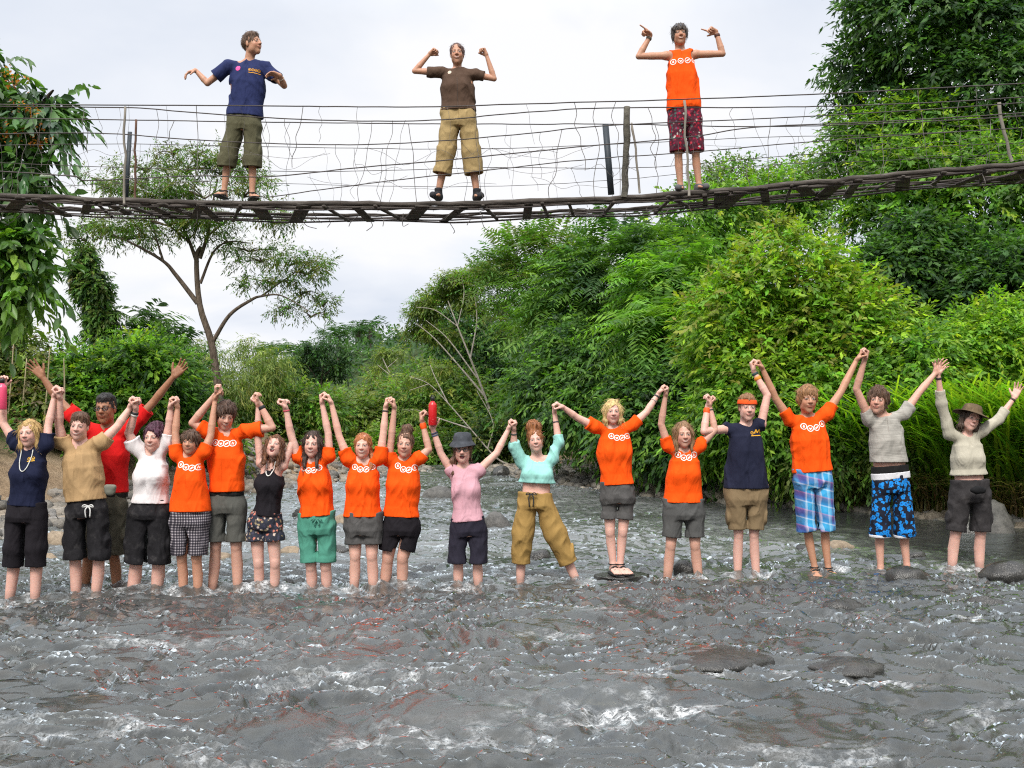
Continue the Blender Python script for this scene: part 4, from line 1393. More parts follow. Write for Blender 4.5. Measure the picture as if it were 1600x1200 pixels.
  aL=((648, 111), (667, 88), (677, 80), 'fist'), aR=((772, 123), (763, 92), (757, 80), 'fist'),
  hem=(688, 746, 175), top=tee(cloth((0.085, 0.052, 0.036)), sl=0.5, vd=0.07, vw=0.05, name='buttoned_shirt', waist=54), bot=dict(v=272, mat=cloth((0.36, 0.26, 0.12)), r=0.1, rk=0.105, r0=0.108, name='rolled_trousers', cuff=1, fold=0.014),
  hair='up', hc=(0.07, 0.03, 0.02), skin=TAN, mouth='smile', extra=(('shoes', (0.02, 0.021, 0.026), 0.05),),
  prints=(('badge', [('disc', 703, 116, 3.0)], (0.6, 0.5, 0.4)), ('button_placket', [('bar', 715, 126, 716.5, 173, 0.8)], (0.05, 0.03, 0.02)))),
 dict(label='boy on the bridge flexing with pointing fingers, orange vest and red floral shorts', group=GB, D=10.95, dry=1,
  head=((1060, 38), (1062, 75)), sh=((1041, 87), (1087, 85)), hips=((1058, 188), (1083, 188)), legs=(((1060, 240), (1063, 290)), ((1087, 240), (1092, 288))), feet=(-0.3, 0.3), neck=(1063, 82),
  aL=((998, 88), (1013, 60), (1010, 51), 'point', dict(dir=(-0.8, -0.2, 0.5), n=(-0.3, -0.6, -0.8))), aR=((1129, 84), (1119, 56), (1112, 47), 'point', dict(dir=(-0.85, -0.2, 0.3), n=(-0.2, -0.6, -0.8))),
  hem=(1040, 1096, 172), top=dict(mat=OR, sl=0, name='vest', arm=0.072, nk=0.066, drop=0.13), bot=dict(v=238, mat=cloth((0.09, 0.02, 0.035), 'redflowers'), r=0.091, r0=0.095, rk=0.1, name='board_shorts'),
  hair='mop', hc=(0.05, 0.035, 0.028), ha=0.06, skin=TAN, mouth='smile', lb=0.92, prints=(rings(1050, 101, 1083, 98, 4.6, 0),),
  extra=(('shoes', (0.09, 0.09, 0.095), 0.0), ('headband', (0.10, 0.10, 0.11), 0.36, 0.075), ('band', 0, 0.86, (0.08, 0.06, 0.04), 0.014), ('band', 1, 0.84, (0.08, 0.03, 0.02), 0.016))),
]
# hands meet halfway between neighbours who stand at different distances
row = [p for p in PEOPLE if p['group'] == GR and not p['label'].startswith('dark-haired man')]
for p in row:
    if 'D' not in p: p['D'] = float(np.mean([on_water(*l[-1])[1] for l in p['legs']]))
for i, p in enumerate(row):
    for key, j in (('aL', i - 1), ('aR', i + 1)):
        if 0 <= j < len(row):
            A = list(p[key])
            kw = dict(A[4]) if len(A) > 4 else {}
            kw['dy'] = kw.get('dy', 0) + (row[j]['D'] - p['D']) / 2
            p[key] = tuple(A[:4]) + (kw,)


def bottle(label, u, v0, v1, D, col, wpx):
    a, b_ = up_(u, v1, D), up_(u, v0, D)
    L = b_[2] - a[2]
    r = wpx * D / F_PX / 2
    rt = empty('water_bottle', a)
    tag(rt, label, 'bottle', None)

    def lathe(prof):
        mb, n = MB(), 24
        V, Q = [], []
        for r_, z in prof:
            for j in range(n):
                V.append((r_ * math.cos(2 * math.pi * j / n), r_ * math.sin(2 * math.pi * j / n), z))
        for i in range(len(prof) - 1):
            for j in range(n):
                k = (j + 1) % n
                Q.append((i * n + j, i * n + k, i * n + n + k, i * n + n + j))
        mb.add(V, Q)
        return mb
    Lb = L * 0.86
    lathe([(0.001, 0), (r * .85, 0), (r, 0.008), (r, Lb * .82), (r * .9, Lb * .88), (r * .55, Lb * .95), (r * .42, Lb), (0.001, Lb)]).build('bottle_body', plain('bottle_paint', col, 0.28, 0.0, 0.6), rt)
    cp = lathe([(0.001, Lb + .001), (r * .5, Lb + .001), (r * .5, L * .97), (r * .4, L), (0.001, L)])
    an = np.linspace(0, math.pi, 9)
    cp.tube([(r * .42 * math.cos(x), 0, L * .97 + r * .5 * math.sin(x)) for x in an], r * .1, 5)
    cp.build('cap', plain('bottle_cap', (0.02, 0.02, 0.02), 0.4), rt)
    return rt


if PEOPLE_ON:
    for S in PEOPLE:
        person(S)
    bottle('pink metal water bottle held up at the left edge of the photo', 3, 592, 640, PEOPLE[0]['D'] - 0.075, (0.75, 0.07, 0.16), 14)
    bottle('red metal water bottle held between two raised hands', 676, 620, 665, PEOPLE[10]['D'] - 0.085, (0.55, 0.008, 0.012), 13)
    # belt pouch hanging at the tan shirt's hip
    V = Vol(up_(171, 766, 8.3) - 0.2, up_(171, 766, 8.3) + 0.2, 0.006)
    V.add(cap(up_(167, 761, 8.3), up_(178, 761, 8.3), 0.022, 0.02), 0.01)
    V.add(ell(up_(172, 767, 8.3), np.eye(3), (0.045, 0.024, 0.04)), 0.02)
    v_, q_ = V.mesh()
    o = mesh_np('belt_pouch', v_, q_, cloth((0.16, 0.16, 0.13)))
    tag(o, 'small grey-green pouch hanging beside the tan T-shirt', 'pouch')
    V = Vol(up_(1530, 768, 9.7) - 0.25, up_(1530, 768, 9.7) + 0.25, 0.006)
    V.add(ell(up_(1528, 766, 9.72), np.eye(3), (0.075, 0.04, 0.04)), 0.01)
    V.fold(lambda X, Y, Z: 0.006 * vnoise(X * 30, Y * 30, Z * 30, 5))
    v_, q_ = V.mesh()
    o = mesh_np('waist_pouch', v_, q_, cloth((0.012, 0.012, 0.013)))
    tag(o, 'black zipped waist pouch worn over dark shorts', 'pouch')
# ------------------------------------------------------------------ land, river, stones
YR = [-10, 8, 10.5, 13.3, 15.5, 17, 19.3, 21.5, 25, 28, 33, 45, 80]
XR = [11, 9.0, 8.0, 6.9, 5.4, 3.4, 2.0, 0.9, -0.2, -0.9, -2.5, -9, -30]
YL = [-10, 5, 9, 12.5, 16, 20, 23, 25, 27, 31, 36, 45, 80]
XL = [-10, -9.0, -7.4, -6.0, -5.4, -4.6, -3.6, -2.4, -2.2, -3.6, -7.0, -16, -45]


def bankR(y): return np.interp(y, YR, XR)
def bankL(y): return np.interp(y, YL, XL)


def ground_z(x, y):
    x, y = np.broadcast_arrays(np.asarray(x, float), np.asarray(y, float))
    dr, dl = x - bankR(y), bankL(y) - x
    d = np.maximum(dr, dl)
    bed = -0.30 + 0.05 * fbm(x * 0.8, y * 0.8, 0, 3, 3)
    # right: a narrow stone shelf then a steep wooded slope
    zr = 0.10 * np.clip(dr, 0, 1.5) + 0.62 * np.clip(dr - 1.6, 0, 14) + 0.12 * np.clip(dr - 15, 0, 60)
    lowr = np.clip((y - 16) / 10, 0, 1)                      # the slope eases up-river
    zr = zr * (1 - 0.35 * lowr)
    # left: sandy bank about a metre high
    zl = 0.12 * np.clip(dl, 0, 1.2) + 0.55 * np.clip(dl - 1.0, 0, 1.9) + 0.06 * np.clip(dl - 2.9, 0, 40)
    zl = np.where(y > 24, 0.10 * np.clip(dl, 0, 1.5) + 0.05 * np.clip(dl - 1.5, 0, 20), zl)
    z = np.where(dr > dl, zr, zl)
    t = np.clip(d / 0.5, -1, 1) * 0.5 + 0.5
    z = np.where(d > 0, z, bed)
    z = np.where((d > -0.8) & (d <= 0), bed * np.clip(-d / 0.8, 0, 1), z)
    # low hills far off
    far = np.clip((y - 55) / 60, 0, 1)
    z = z + far * far * (3 - 2 * far) * (4.6 * 0 + 0.4 + 1.0 * fbm(x / 45, y / 60, 0, 3, 8) + np.clip((-x - 5) / 40, 0, 1) * 1.5)
    z = z + 0.10 * fbm(x * 0.9, y * 0.9, 0, 4, 21) * np.clip(d, 0, 1)
    return z


def grid_mesh(name, xs, ys, zf, mat, col=None):
    X, Y = np.meshgrid(xs, ys, indexing='xy')
    Z = zf(X, Y)
    V = np.stack([X, Y, Z], -1).reshape(-1, 3)
    nx, ny = len(xs), len(ys)
    i, j = np.meshgrid(np.arange(nx - 1), np.arange(ny - 1), indexing='xy')
    a = (j * nx + i).ravel()
    Q = np.stack([a, a + 1, a + nx + 1, a + nx], 1)
    c = None
    if col is not None:
        c = col(X, Y, Z).reshape(-1, 3)
    return mesh_np(name, V, Q, mat, None, True, c)


def stone_mat(name, a, b_, rough=0.75, sc=9, wet=None):
    t = NT(name)
    v = t.coords()
    n = t.noise(v, sc, 7, 0.65)
    n2 = t.noise(v, sc * 5, 4, 0.7)
    c = t.ramp(t.math('ADD', t.math('MULTIPLY', n, 0.7), t.math('MULTIPLY', n2, 0.3)), [(0.35, a), (0.65, b_)])
    t.pbr(c, rough, t.bump(t.math('ADD', n, t.math('MULTIPLY', n2, 0.4)), 0.6, 0.03), 0.5)
    return t.m


gt = NT('ground')
gv = gt.coords()
gc = gt.ramp(gt.noise(gv, 1.7, 8, 0.65), [(0.3, (0.16, 0.11, 0.07)), (0.5, (0.34, 0.24, 0.15)), (0.7, (0.44, 0.33, 0.22))])
geo = gt.n('NewGeometry')
gsx = gt.n('SeparateXYZ')
gt.l(geo.outputs['Position'], gsx.inputs[0])
bedc = gt.ramp(gt.noise(gv, 2.2, 8, 0.7), [(0.30, (0.012, 0.013, 0.008)), (0.46, (0.05, 0.046, 0.028)), (0.56, (0.09, 0.068, 0.034)), (0.66, (0.13, 0.08, 0.03)), (0.76, (0.06, 0.058, 0.04))])
wetm = gt.math('MULTIPLY_ADD', gsx.outputs[2], -8.0, 0.4, clamp=True)
gc = gt.mix(wetm, gc, bedc)
# grass and herb cover away from the banks
grm = gt.math('MULTIPLY_ADD', gsx.outputs[2], 2.2, -1.6, clamp=True)
gc = gt.mix(grm, gc, gt.ramp(gt.noise(gv, 3.0, 8, 0.7), [(0.35, (0.02, 0.035, 0.01)), (0.65, (0.06, 0.09, 0.025))]))
gt.pbr(gc, 0.95, gt.bump(gt.noise(gv, 6, 8, 0.7), 0.9, 0.12), 0.2)

xs = np.concatenate([np.linspace(-420, -34, 34), np.arange(-32, 30, 0.22), np.linspace(32, 420, 34)])
ys = np.concatenate([np.linspace(-120, -12, 14), np.arange(-10, 40, 0.22), np.linspace(41, 130, 80), np.linspace(140, 900, 30)])
g_ = grid_mesh('ground', xs, ys, ground_z, gt.m)
tag(g_, kind='structure')

# ---- river surface: a riffle running towards the camera
BUMPS = []      # (x, y, rx, ry, h) water heaped over sunken stones


def bump_px(u, v, wpx, h):
    p = on_water(u, v)
    BUMPS.append((p[0], p[1] + 0.12, wpx * p[1] / F_PX / 2, 0.32, h))


for a in ((1135, 1042, 230, 0.075), (1330, 1052, 150, 0.07), (960, 1096, 260, 0.085), (1320, 962, 110, 0.045), (860, 985, 120, 0.04), (540, 1048, 260, 0.05),
          (300, 1000, 220, 0.035), (700, 1130, 300, 0.05), (1500, 1100, 220, 0.045), (130, 1120, 240, 0.05), (1240, 1170, 260, 0.04), (420, 1160, 200, 0.045)):
    bump_px(*a)


LEGS = [tuple(on_water(u, v)[:2]) for p in PEOPLE if p['group'] == GR for u, v in (l[-1] for l in p['legs'])]


def wave(X, Y):
    amp = np.interp(Y, [0, 4, 7, 9.5, 11, 14, 22, 40], [1.0, 1.0, 1.0, 0.9, 0.7, 0.6, 0.55, 0.45])
    slack = np.clip((X - 3.2 - (13 - Y) * 0.25) / 1.5, 0, 1) * np.clip((Y - 9.3) / 1.5, 0, 1)      # quiet water under the right bank
    amp = amp * (1 - 0.8 * slack)
    wx = 0.5 * vnoise(X * 1.1, Y * 1.1, 0, 2) + 0.16 * vnoise(X * 4, Y * 4, 0, 12)
    wy = 0.5 * vnoise(X * 1.1 + 9, Y * 1.1, 0, 3) + 0.16 * vnoise(X * 4 + 5, Y * 4, 0, 13)
    x, y = X + wx, Y + wy
    h = 0.022 * vnoise(x * 0.9, y * 1.3, 0, 31)
    h = h + 0.022 * (1 - 2 * np.abs(vnoise(x * 1.9, y * 3.0, 0, 32))) * (0.6 + 0.4 * vnoise(X * 0.7, Y * 0.7, 0, 40))
    h = h + 0.024 * (1 - 2 * np.abs(vnoise(x * 3.6, y * 6.0, 0, 33))) * (0.75 + 0.5 * vnoise(X * 0.9, Y * 0.9, 0, 41))
    h = h + 0.0175 * (1 - 2 * np.abs(vnoise(x * 7.5, y * 12, 0, 34)))
    h = h + 0.009 * (1 - 2 * np.abs(vnoise(x * 14, y * 22, 0, 35)))
    h = h * amp * 1.5
    for lx, ly in LEGS:
        r2 = ((X - lx) / 0.11) ** 2 + ((Y - ly) / 0.13) ** 2
        h = h + 0.022 * np.exp(-r2) * (1 + 0.6 * vnoise(X * 16, Y * 16, 0, 71)) - 0.02 * np.exp(-(((X - lx) / 0.14) ** 2 + ((Y - ly + 0.24) / 0.16) ** 2))
    for bx, by, rx, ry, hh in BUMPS:
        dx, dy = (X - bx) / rx, (Y - by) / ry
        m = np.exp(-(dx * dx + dy * dy) * 1.3)
        dip = np.exp(-((dx * 0.9) ** 2 + ((Y - by + ry * 1.35) / (ry * 0.6)) ** 2))
        h = h * (1 - 0.75 * m) + hh * m * (1 + 0.25 * vnoise(X * 5, Y * 5, 0, 44)) - 0.4 * hh * dip
    return h


def foam(X, Y, Z):
    n = fbm(X * 2.2, Y * 3.2, 0, 3, 51)
    f = np.clip((Z - 0.066) / 0.03, 0, 1) * np.clip((n - 0.10) * 4.5, 0, 1) * np.interp(Y, [0, 5, 10, 12, 20], [0.35, 0.6, 0.9, 0.6, 0.2])
    for bx, by, rx, ry, hh in BUMPS:
        ed = np.exp(-(((X - bx) / (rx * 1.15)) ** 4 + ((Y - by + ry * 1.25) / (ry * 0.55)) ** 2))
        f = np.maximum(f, ed * np.clip(0.45 + 1.1 * vnoise(X * 7, Y * 10, 0, 52), 0, 1) * min(1, hh / 0.08))
    for u, v in [l[-1] for p in PEOPLE if p['group'] == GR for l in p['legs']]:
        p = on_water(u, v + 2)
        r = np.sqrt((X - p[0]) ** 2 + ((Y - p[1] + 0.03) * 0.9) ** 2)
        f = np.maximum(f, np.exp(-((r - 0.09) / 0.07) ** 2) * np.clip(0.4 + 1.0 * vnoise(X * 12, Y * 12, 0, 53), 0, 1))
    br = 0.35 + 1.3 * fbm(X * 22, Y * 30, 0, 3, 54)
    f = np.clip(f * np.clip(br, 0, 1.2) * 1.5, 0, 1)
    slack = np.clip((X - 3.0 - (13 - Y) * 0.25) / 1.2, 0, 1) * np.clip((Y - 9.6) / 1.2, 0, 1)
    air_sheen = 0.26 * np.clip((Y - 8.6) / 2.5, 0, 1) * (1 - slack) * (0.75 + 0.5 * fbm(X * 0.8, Y * 1.2, 0, 3, 61))  # bright sky reflection upstream, put into the colour as paler diffuse water
    air_sheen = air_sheen + 0.05 * (1 - slack) * np.clip(0.5 + fbm(X * 0.6, Y * 0.9, 0, 3, 62), 0, 1)
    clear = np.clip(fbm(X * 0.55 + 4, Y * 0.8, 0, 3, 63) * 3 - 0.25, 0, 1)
    air_sheen = np.clip(air_sheen * (1 - 0.8 * clear), 0, 1)
    return np.stack([f, air_sheen, f], -1)


wt = NT('river_water')
wv = wt.coords()
fr = wt.n('Fresnel', IOR=1.5)
rn = wt.n('TexNoise', noise_type='RIDGED_MULTIFRACTAL')
rn.inputs['Scale'].default_value = 9.0
rn.inputs['Detail'].default_value = 3.0
rn.inputs['Roughness'].default_value = 0.55
rn.inputs['Distortion'].default_value = 0.7
wt.l(wt.coords((1, 1.7, 1)), rn.inputs['Vector'])
s1 = rn.outputs['Fac']
s2 = wt.noise(wt.coords((1, 1.6, 1)), 85, 4, 0.6, 0.3)
bmp = wt.bump(wt.math('ADD', s1, wt.math('MULTIPLY', s2, 0.25)), 0.26, 0.02)
wt.l(bmp, fr.inputs['Normal'])
gl = wt.n('BsdfGlossy', Roughness=0.03)
gl.inputs['Color'].default_value = (0.88, 0.97, 1, 1)
wt.l(bmp, gl.inputs['Normal'])
tr = wt.n('BsdfTransparent')
tr.inputs['Color'].default_value = (0.60, 0.56, 0.42, 1)
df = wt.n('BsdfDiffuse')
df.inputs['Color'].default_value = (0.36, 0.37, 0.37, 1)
mm = wt.n('MixShader')
wt.l(wt.math('MULTIPLY_ADD', wt.noise(wt.coords((1, 1.6, 1)), 0.9, 5, 0.6, 0.5), 0.1, 0.055, clamp=True), mm.inputs['Fac'])
wt.l(tr.outputs[0], mm.inputs[1]); wt.l(df.outputs[0], mm.inputs[2])
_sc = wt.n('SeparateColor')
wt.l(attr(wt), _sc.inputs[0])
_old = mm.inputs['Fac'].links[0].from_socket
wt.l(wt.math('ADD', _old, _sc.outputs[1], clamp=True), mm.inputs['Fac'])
m1 = wt.n('MixShader')
wt.l(fr.outputs[0], m1.inputs['Fac']); wt.l(mm.outputs[0], m1.inputs[1]); wt.l(gl.outputs[0], m1.inputs[2])
fd_ = wt.n('BsdfDiffuse')
fd_.inputs['Color'].default_value = (0.72, 0.74, 0.75, 1)
fa_ = wt.n('SeparateColor')
wt.l(attr(wt), fa_.inputs[0])
m2 = wt.n('MixShader')
fb = wt.noise(wt.coords((1, 1.3, 1)), 42, 5, 0.75, 0.6)
wt.l(wt.math('MULTIPLY', fa_.outputs[0], wt.math('MULTIPLY_ADD', fb, 5.0, -2.05, clamp=True)), m2.inputs['Fac'])
wt.l(m1.outputs[0], m2.inputs[1]); wt.l(fd_.outputs[0], m2.inputs[2])
wt.l(m2.outputs[0], wt.out.inputs['Surface'])
xs = np.concatenate([np.linspace(-30, -8.2, 60), np.arange(-8, 9, 0.024), np.linspace(9.1, 14, 20)])
ys = [-10.0, -5.0, 0.0, 2.0]
while ys[-1] < 46:
    ys.append(ys[-1] + max(0.010, 0.0026 * ys[-1]) * (1 if ys[-1] > 2.4 else 3))
ys = np.array(ys)
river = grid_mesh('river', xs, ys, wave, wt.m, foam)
tag(river, kind='structure')


# ---- stones
GREYROCK = stone_mat('grey_stone', (0.04, 0.04, 0.038), (0.145, 0.138, 0.128))
WETROCK = stone_mat('wet_stone', (0.014, 0.014, 0.013), (0.055, 0.052, 0.046), 0.14)
TANROCK = stone_mat('tan_stone', (0.16, 0.12, 0.08), (0.38, 0.30, 0.21))


def rock_mesh(rx, ry, rz, seed, flat=0.0):
    n, m = 26, 14
    V, Q = [], []
    th = np.linspace(0, 2 * np.pi, n, endpoint=False)
    ph = np.linspace(0.02, np.pi - 0.02, m)
    P, T = np.meshgrid(ph, th, indexing='ij')
    x, y, z = np.sin(P) * np.cos(T), np.sin(P) * np.sin(T), np.cos(P)
    s = seed * 7.31
    r = 1 + 0.38 * fbm(x * 1.3 + s, y * 1.3, z * 1.3, 3, 5) + 0.10 * np.abs(vnoise(x * 3 + s, y * 3, z * 3, 6))
    # facets
    rg = np.random.default_rng(seed)
    for i in range(7):
        d = rg.normal(size=3); d /= np.linalg.norm(d)
        k = (x * d[0] + y * d[1] + z * d[2]) * r
        lim = rg.uniform(0.72, 0.95)
        r = np.where(k > lim, r * (lim + (k - lim) * 0.25) / np.maximum(k, 1e-3), r)
    V = np.stack([x * r * rx, y * r * ry, z * r * rz], -1).reshape(-1, 3)
    i, j = np.meshgrid(np.arange(m - 1), np.arange(n), indexing='ij')
    a, b = i * n + j, i * n + (j + 1) % n
    Q = np.stack([a.ravel(), (a + n).ravel(), (b + n).ravel(), b.ravel()], 1)
    return V, Q


def rock(label, u, v, wpx, hpx, mat, seed, z0=0.0, deep=0.8, group='rocks in and beside the river', D=None, name='rock'):
    """a stone whose visible part spans wpx x hpx pixels, its waterline at (u, v)"""
    p = on_water(u, v, z0) if D is None else up_(u, v, D)
    sc = p[1] / F_PX
    rx, rz = wpx * sc / 2, hpx * sc * (1.25 if hpx < 20 else 1.0)
    ry = max(rx * deep, rz)
    V, Q = rock_mesh(rx * 1.12, ry, rz * 1.25, seed)
    o = mesh_np(name, V, Q, mat, None, True, None, (p[0], p[1] + ry * 0.5, p[2] - rz * 0.12 + (0.02 if hpx < 20 else 0)))
    o.rotation_euler = (0, 0, 0.25 * math.sin(seed * 3.3))
    tag(o, label, 'rock', group)
    return o


RK = [
 ('grey rock in the river just right of the shouting woman', 776, 827, 40, 17, GREYROCK, 1),
 ('grey rock left of the shouting woman with a pale pointed top', 685, 779, 46, 13, GREYROCK, 2),
 ('wet black rock beside the wide-legged khaki trousers', 843, 876, 34, 10, WETROCK, 4),
 ('wet black rock behind the legs of the girl in rolled grey shorts', 1070, 898, 32, 12, WETROCK, 5),
 ('flat tan rock behind the blue checked board shorts', 1312, 860, 44, 9, TANROCK, 6),
 ('dark flat rock left of the blue checked board shorts', 1268, 862, 40, 6, WETROCK, 7),
 ('broad wet dome of rock right of the hibiscus shorts', 1422, 911, 66, 15, WETROCK, 8),
 ('dark low rock behind the hibiscus shorts', 1430, 872, 36, 7, WETROCK, 9),
 ('wet rounded rock at the right edge of the river', 1582, 906, 72, 17, WETROCK, 10),
 ('smooth domed rock in front of the right riverside', 1546, 960, 56, 15, WETROCK, 11),
 ('wet rock breaking the surface below the headband boy', 1322, 960, 70, 12, WETROCK, 12),
 ('long grey boulder on the shore right of the blonde woman', 1024, 768, 70, 28, GREYROCK, 13),
 ('dark rock at the foot of the bushes behind the rolled grey shorts', 1112, 766, 44, 26, WETROCK, 14),
 ('large grey boulder beside the hat woman on the right bank', 1556, 832, 74, 38, GREYROCK, 15),
 ('grey block behind the large boulder under the dry grass', 1592, 808, 50, 26, GREYROCK, 16),
 ('small grey rock under the hat woman shorts at right', 1545, 806, 44, 20, GREYROCK, 17),
 ('dark wet slab beside the legs of the hat woman', 1520, 834, 50, 22, WETROCK, 18),
 ('brown rock between the blonde girl and the tan shirt boy', 82, 852, 34, 14, TANROCK, 19),
 ('tan rock low in the water behind the blonde girl', 72, 880, 26, 9, TANROCK, 20),
 ('dark rock just behind the green shorts', 470, 808, 24, 8, WETROCK, 21),
 ('low brown rock right of the green shorts', 533, 820, 34, 9, TANROCK, 22),
 ('low tan rock between floral and green shorts', 452, 867, 30, 7, TANROCK, 23),
 ('dark slanting rock right of the green turn-ups', 530, 866, 26, 8, WETROCK, 24),
 ('brown flat rock behind the checked shorts boy', 345, 878, 30, 8, TANROCK, 25),
 ('small dark rock near the far shingle', 735, 765, 22, 7, WETROCK, 26),
 ('pointed dark rock at the far shingle edge', 782, 744, 30, 10, WETROCK, 27),
 ('wet rock at the ankles of the tall orange boy', 385, 920, 26, 9, WETROCK, 28),
 ('wet rock at the feet of the vest top woman', 448, 917, 22, 7, WETROCK, 29),
 ('wet rock by the bun woman feet', 614, 915, 22, 8, WETROCK, 30),
 ('broad smooth sunken boulder with foam below it, right of centre', 1135, 1044, 180, 11, WETROCK, 31),
 ('smaller sunken boulder right of the broad one, water sliding over', 1330, 1054, 115, 9, WETROCK, 32),
 ('long dark sunken boulder nearest the camera with foam along its edge', 955, 1096, 180, 11, WETROCK, 33),
]
for r_ in RK:
    rock(*r_)
# the stones two of them stand on
for lb_, u, v, D, w_, h_, sd_ in (('low dark rock under the blonde woman in sandals', 967, 897, 9.2, 78, 17, 41), ('submerged dark rock under the board shorts boy in sandals', 1284, 896, 9.55, 84, 9, 42), ('flat wet rock under the tousled boy', 1398, 896, 9.78, 80, 7, 43)):
    p = up_(u, v, D)
    sc = D / F_PX
    V_, Q_ = rock_mesh(w_ * sc / 2 * 1.1, 0.22, h_ * sc * 1.0 + 0.09, sd_)
    V_[:, 2] = np.minimum(V_[:, 2], h_ * sc * 0.30 + 0.004 * vnoise(V_[:, 0] * 20, V_[:, 1] * 20, 0, 3))
    o = mesh_np('rock', V_, Q_, WETROCK, None, True, None, (p[0], D - 0.04, p[2] - h_ * sc * 0.3))
    tag(o, lb_, 'rock', 'rocks in and beside the river')

# shingle: countless pebbles on both shores
rg = np.random.default_rng(5)
mbp = MB()
pv = [rock_mesh(1, 0.9, 0.6, 60 + i) for i in range(5)]
LOWP = []
for i in range(5):
    n, m = 8, 5
    th = np.linspace(0, 2 * np.pi, n, endpoint=False); ph = np.linspace(0.05, np.pi - 0.05, m)
    P, T = np.meshgrid(ph, th, indexing='ij')
    r = 1 + 0.25 * rg.normal(size=P.shape) * 0.6
    V = np.stack([np.sin(P) * np.cos(T) * r, 0.85 * np.sin(P) * np.sin(T) * r, 0.6 * np.cos(P) * r], -1).reshape(-1, 3)
    a_, b_ = np.meshgrid(np.arange(m - 1), np.arange(n), indexing='ij')
    A_, B_ = a_ * n + b_, a_ * n + (b_ + 1) % n
    LOWP.append((V, np.stack([A_.ravel(), (A_ + n).ravel(), (B_ + n).ravel(), B_.ravel()], 1)))
STC = [(0.24, 0.21, 0.17), (0.15, 0.135, 0.115), (0.34, 0.30, 0.25), (0.09, 0.085, 0.08), (0.28, 0.22, 0.16), (0.20, 0.19, 0.18)]


def pebbles(n, side, y0, y1, d0, d1, s0, s1):
    for _ in range(n):
        y = rg.uniform(y0, y1)
        d = rg.uniform(d0, d1)
        x = bankR(y) + d if side > 0 else bankL(y) - d
        s = rg.uniform(s0, s1) * rg.uniform(0.5, 1)
        V, Q = LOWP[rg.integers(5)]
        a = rg.uniform(0, 6.28)
        c, s_ = math.cos(a), math.sin(a)
        Vv = V * s
        Vv = np.stack([Vv[:, 0] * c - Vv[:, 1] * s_, Vv[:, 0] * s_ + Vv[:, 1] * c, Vv[:, 2]], 1) + [x, y, float(ground_z(x, y)) + s * 0.2]
        mbp.add(Vv, Q, np.array(STC[rg.integers(6)]) * rg.uniform(0.75, 1.2))


pebbles(560, -1, 11.5, 18, -0.3, 1.25, 0.05, 0.22)
pebbles(1000, -1, 19, 29, -0.3, 2.2, 0.05, 0.20)
pebbles(1700, 1, 16.5, 29, -0.25, 2.0, 0.05, 0.19)
pebbles(600, 1, 10, 16.5, -0.2, 0.8, 0.05, 0.2)
pt_ = NT('pebble')
pt_.pbr(pt_.mix(0.35, attr(pt_), pt_.ramp(pt_.noise(pt_.coords(), 25, 5), [(0.3, (0.05, 0.05, 0.045)), (0.7, (0.4, 0.37, 0.32))])), 0.8, pt_.bump(pt_.noise(pt_.coords(), 50, 4), 0.5, 0.02), 0.3)
o = mbp.build('gravel', pt_.m)
tag(o, 'grey and tan shingle covering both shores of the river', 'gravel', None, 'stuff')
# ------------------------------------------------------------------ the suspension footbridge
BN, BF = 10.85, 11.5          # near and far edge distance


def edge_v(u):                 # near edge of the walkway in the photo
    return np.interp(u, [-300, 0, 200, 400, 700, 1000, 1150, 1300, 1450, 1600, 1800], [296, 303, 311, 316, 317, 306, 294, 280, 266, 254, 240])


def deck(u, Y=BN):
    p = up_(u, edge_v(u), BN)
    return np.array([p[0], Y, p[2]])


def deck_z(x): 
    us = np.linspace(-300, 1900, 60)
    P = np.array([deck(u) for u in us])
    return np.interp(x, P[:, 0], P[:, 2])


bt = NT('weathered_wood')
bv_ = bt.coords((3, 22, 22))
bn_ = bt.noise(bv_, 1.2, 6, 0.65)
bt.pbr(bt.ramp(bn_, [(0.3, (0.028, 0.025, 0.022)), (0.55, (0.085, 0.073, 0.064)), (0.75, (0.20, 0.185, 0.17))]), 0.9, bt.bump(bn_, 0.8, 0.02), 0.2)
WOOD = bt.m
WIRE = plain('rusty_wire', (0.06, 0.05, 0.047), 0.6, 0.4)
THIN = plain('thin_wire', (0.14, 0.125, 0.115), 0.6, 0.3)
PALEW = plain('bleached_pole', (0.20, 0.18, 0.15), 0.85)
SLATE = plain('painted_post', (0.03, 0.04, 0.05), 0.6)

br = empty('footbridge', (0, (BN + BF) / 2, 3.7))
tag(br, 'rickety suspension footbridge of planks and wire high over the river', 'footbridge')
rg = np.random.default_rng(3)
US = np.linspace(-320, 1900, 90)


def bpart(name, mb, mat, smooth=False):
    V = np.concatenate(mb.V) - np.array(br.location)
    return mesh_np(name, V, np.concatenate(mb.Q), mat, br, smooth)


# walkway: cross planks with gaps, lengthwise runners
mb = MB()
x = -7.6
while x < 7.4:
    w_ = rg.choice([0.015, 0.025, 0.045, 0.075])
    skew = rg.normal(0, 0.16) + 0.12 * np.sign(x - 0.2)
    z0, z1 = deck_z(x), deck_z(x + skew)
    a = np.array([x - skew * 0.5, BN - 0.06 + rg.uniform(-0.05, 0.02), z0 - 0.055 + rg.uniform(-0.02, 0.01)])
    b = np.array([x + skew * 0.5, BF + 0.05 + rg.uniform(-0.1, 0.06), z1 - 0.055 + rg.uniform(-0.03, 0.01)])
    d = nrm(b - a)
    sd_ = nrm(np.cross(d, [0, 0, 1.0]))
    mb.box((a + b) / 2, [sd_, d, np.cross(sd_, d)], (w_, np.linalg.norm(b - a) / 2, rg.uniform(0.007, 0.014)))
    x += rg.choice([0.16, 0.24, 0.34, 0.5]) * (0.75 if x > 1.8 or x < -3.4 else 1.2)
bpart('deck', mb, WOOD)
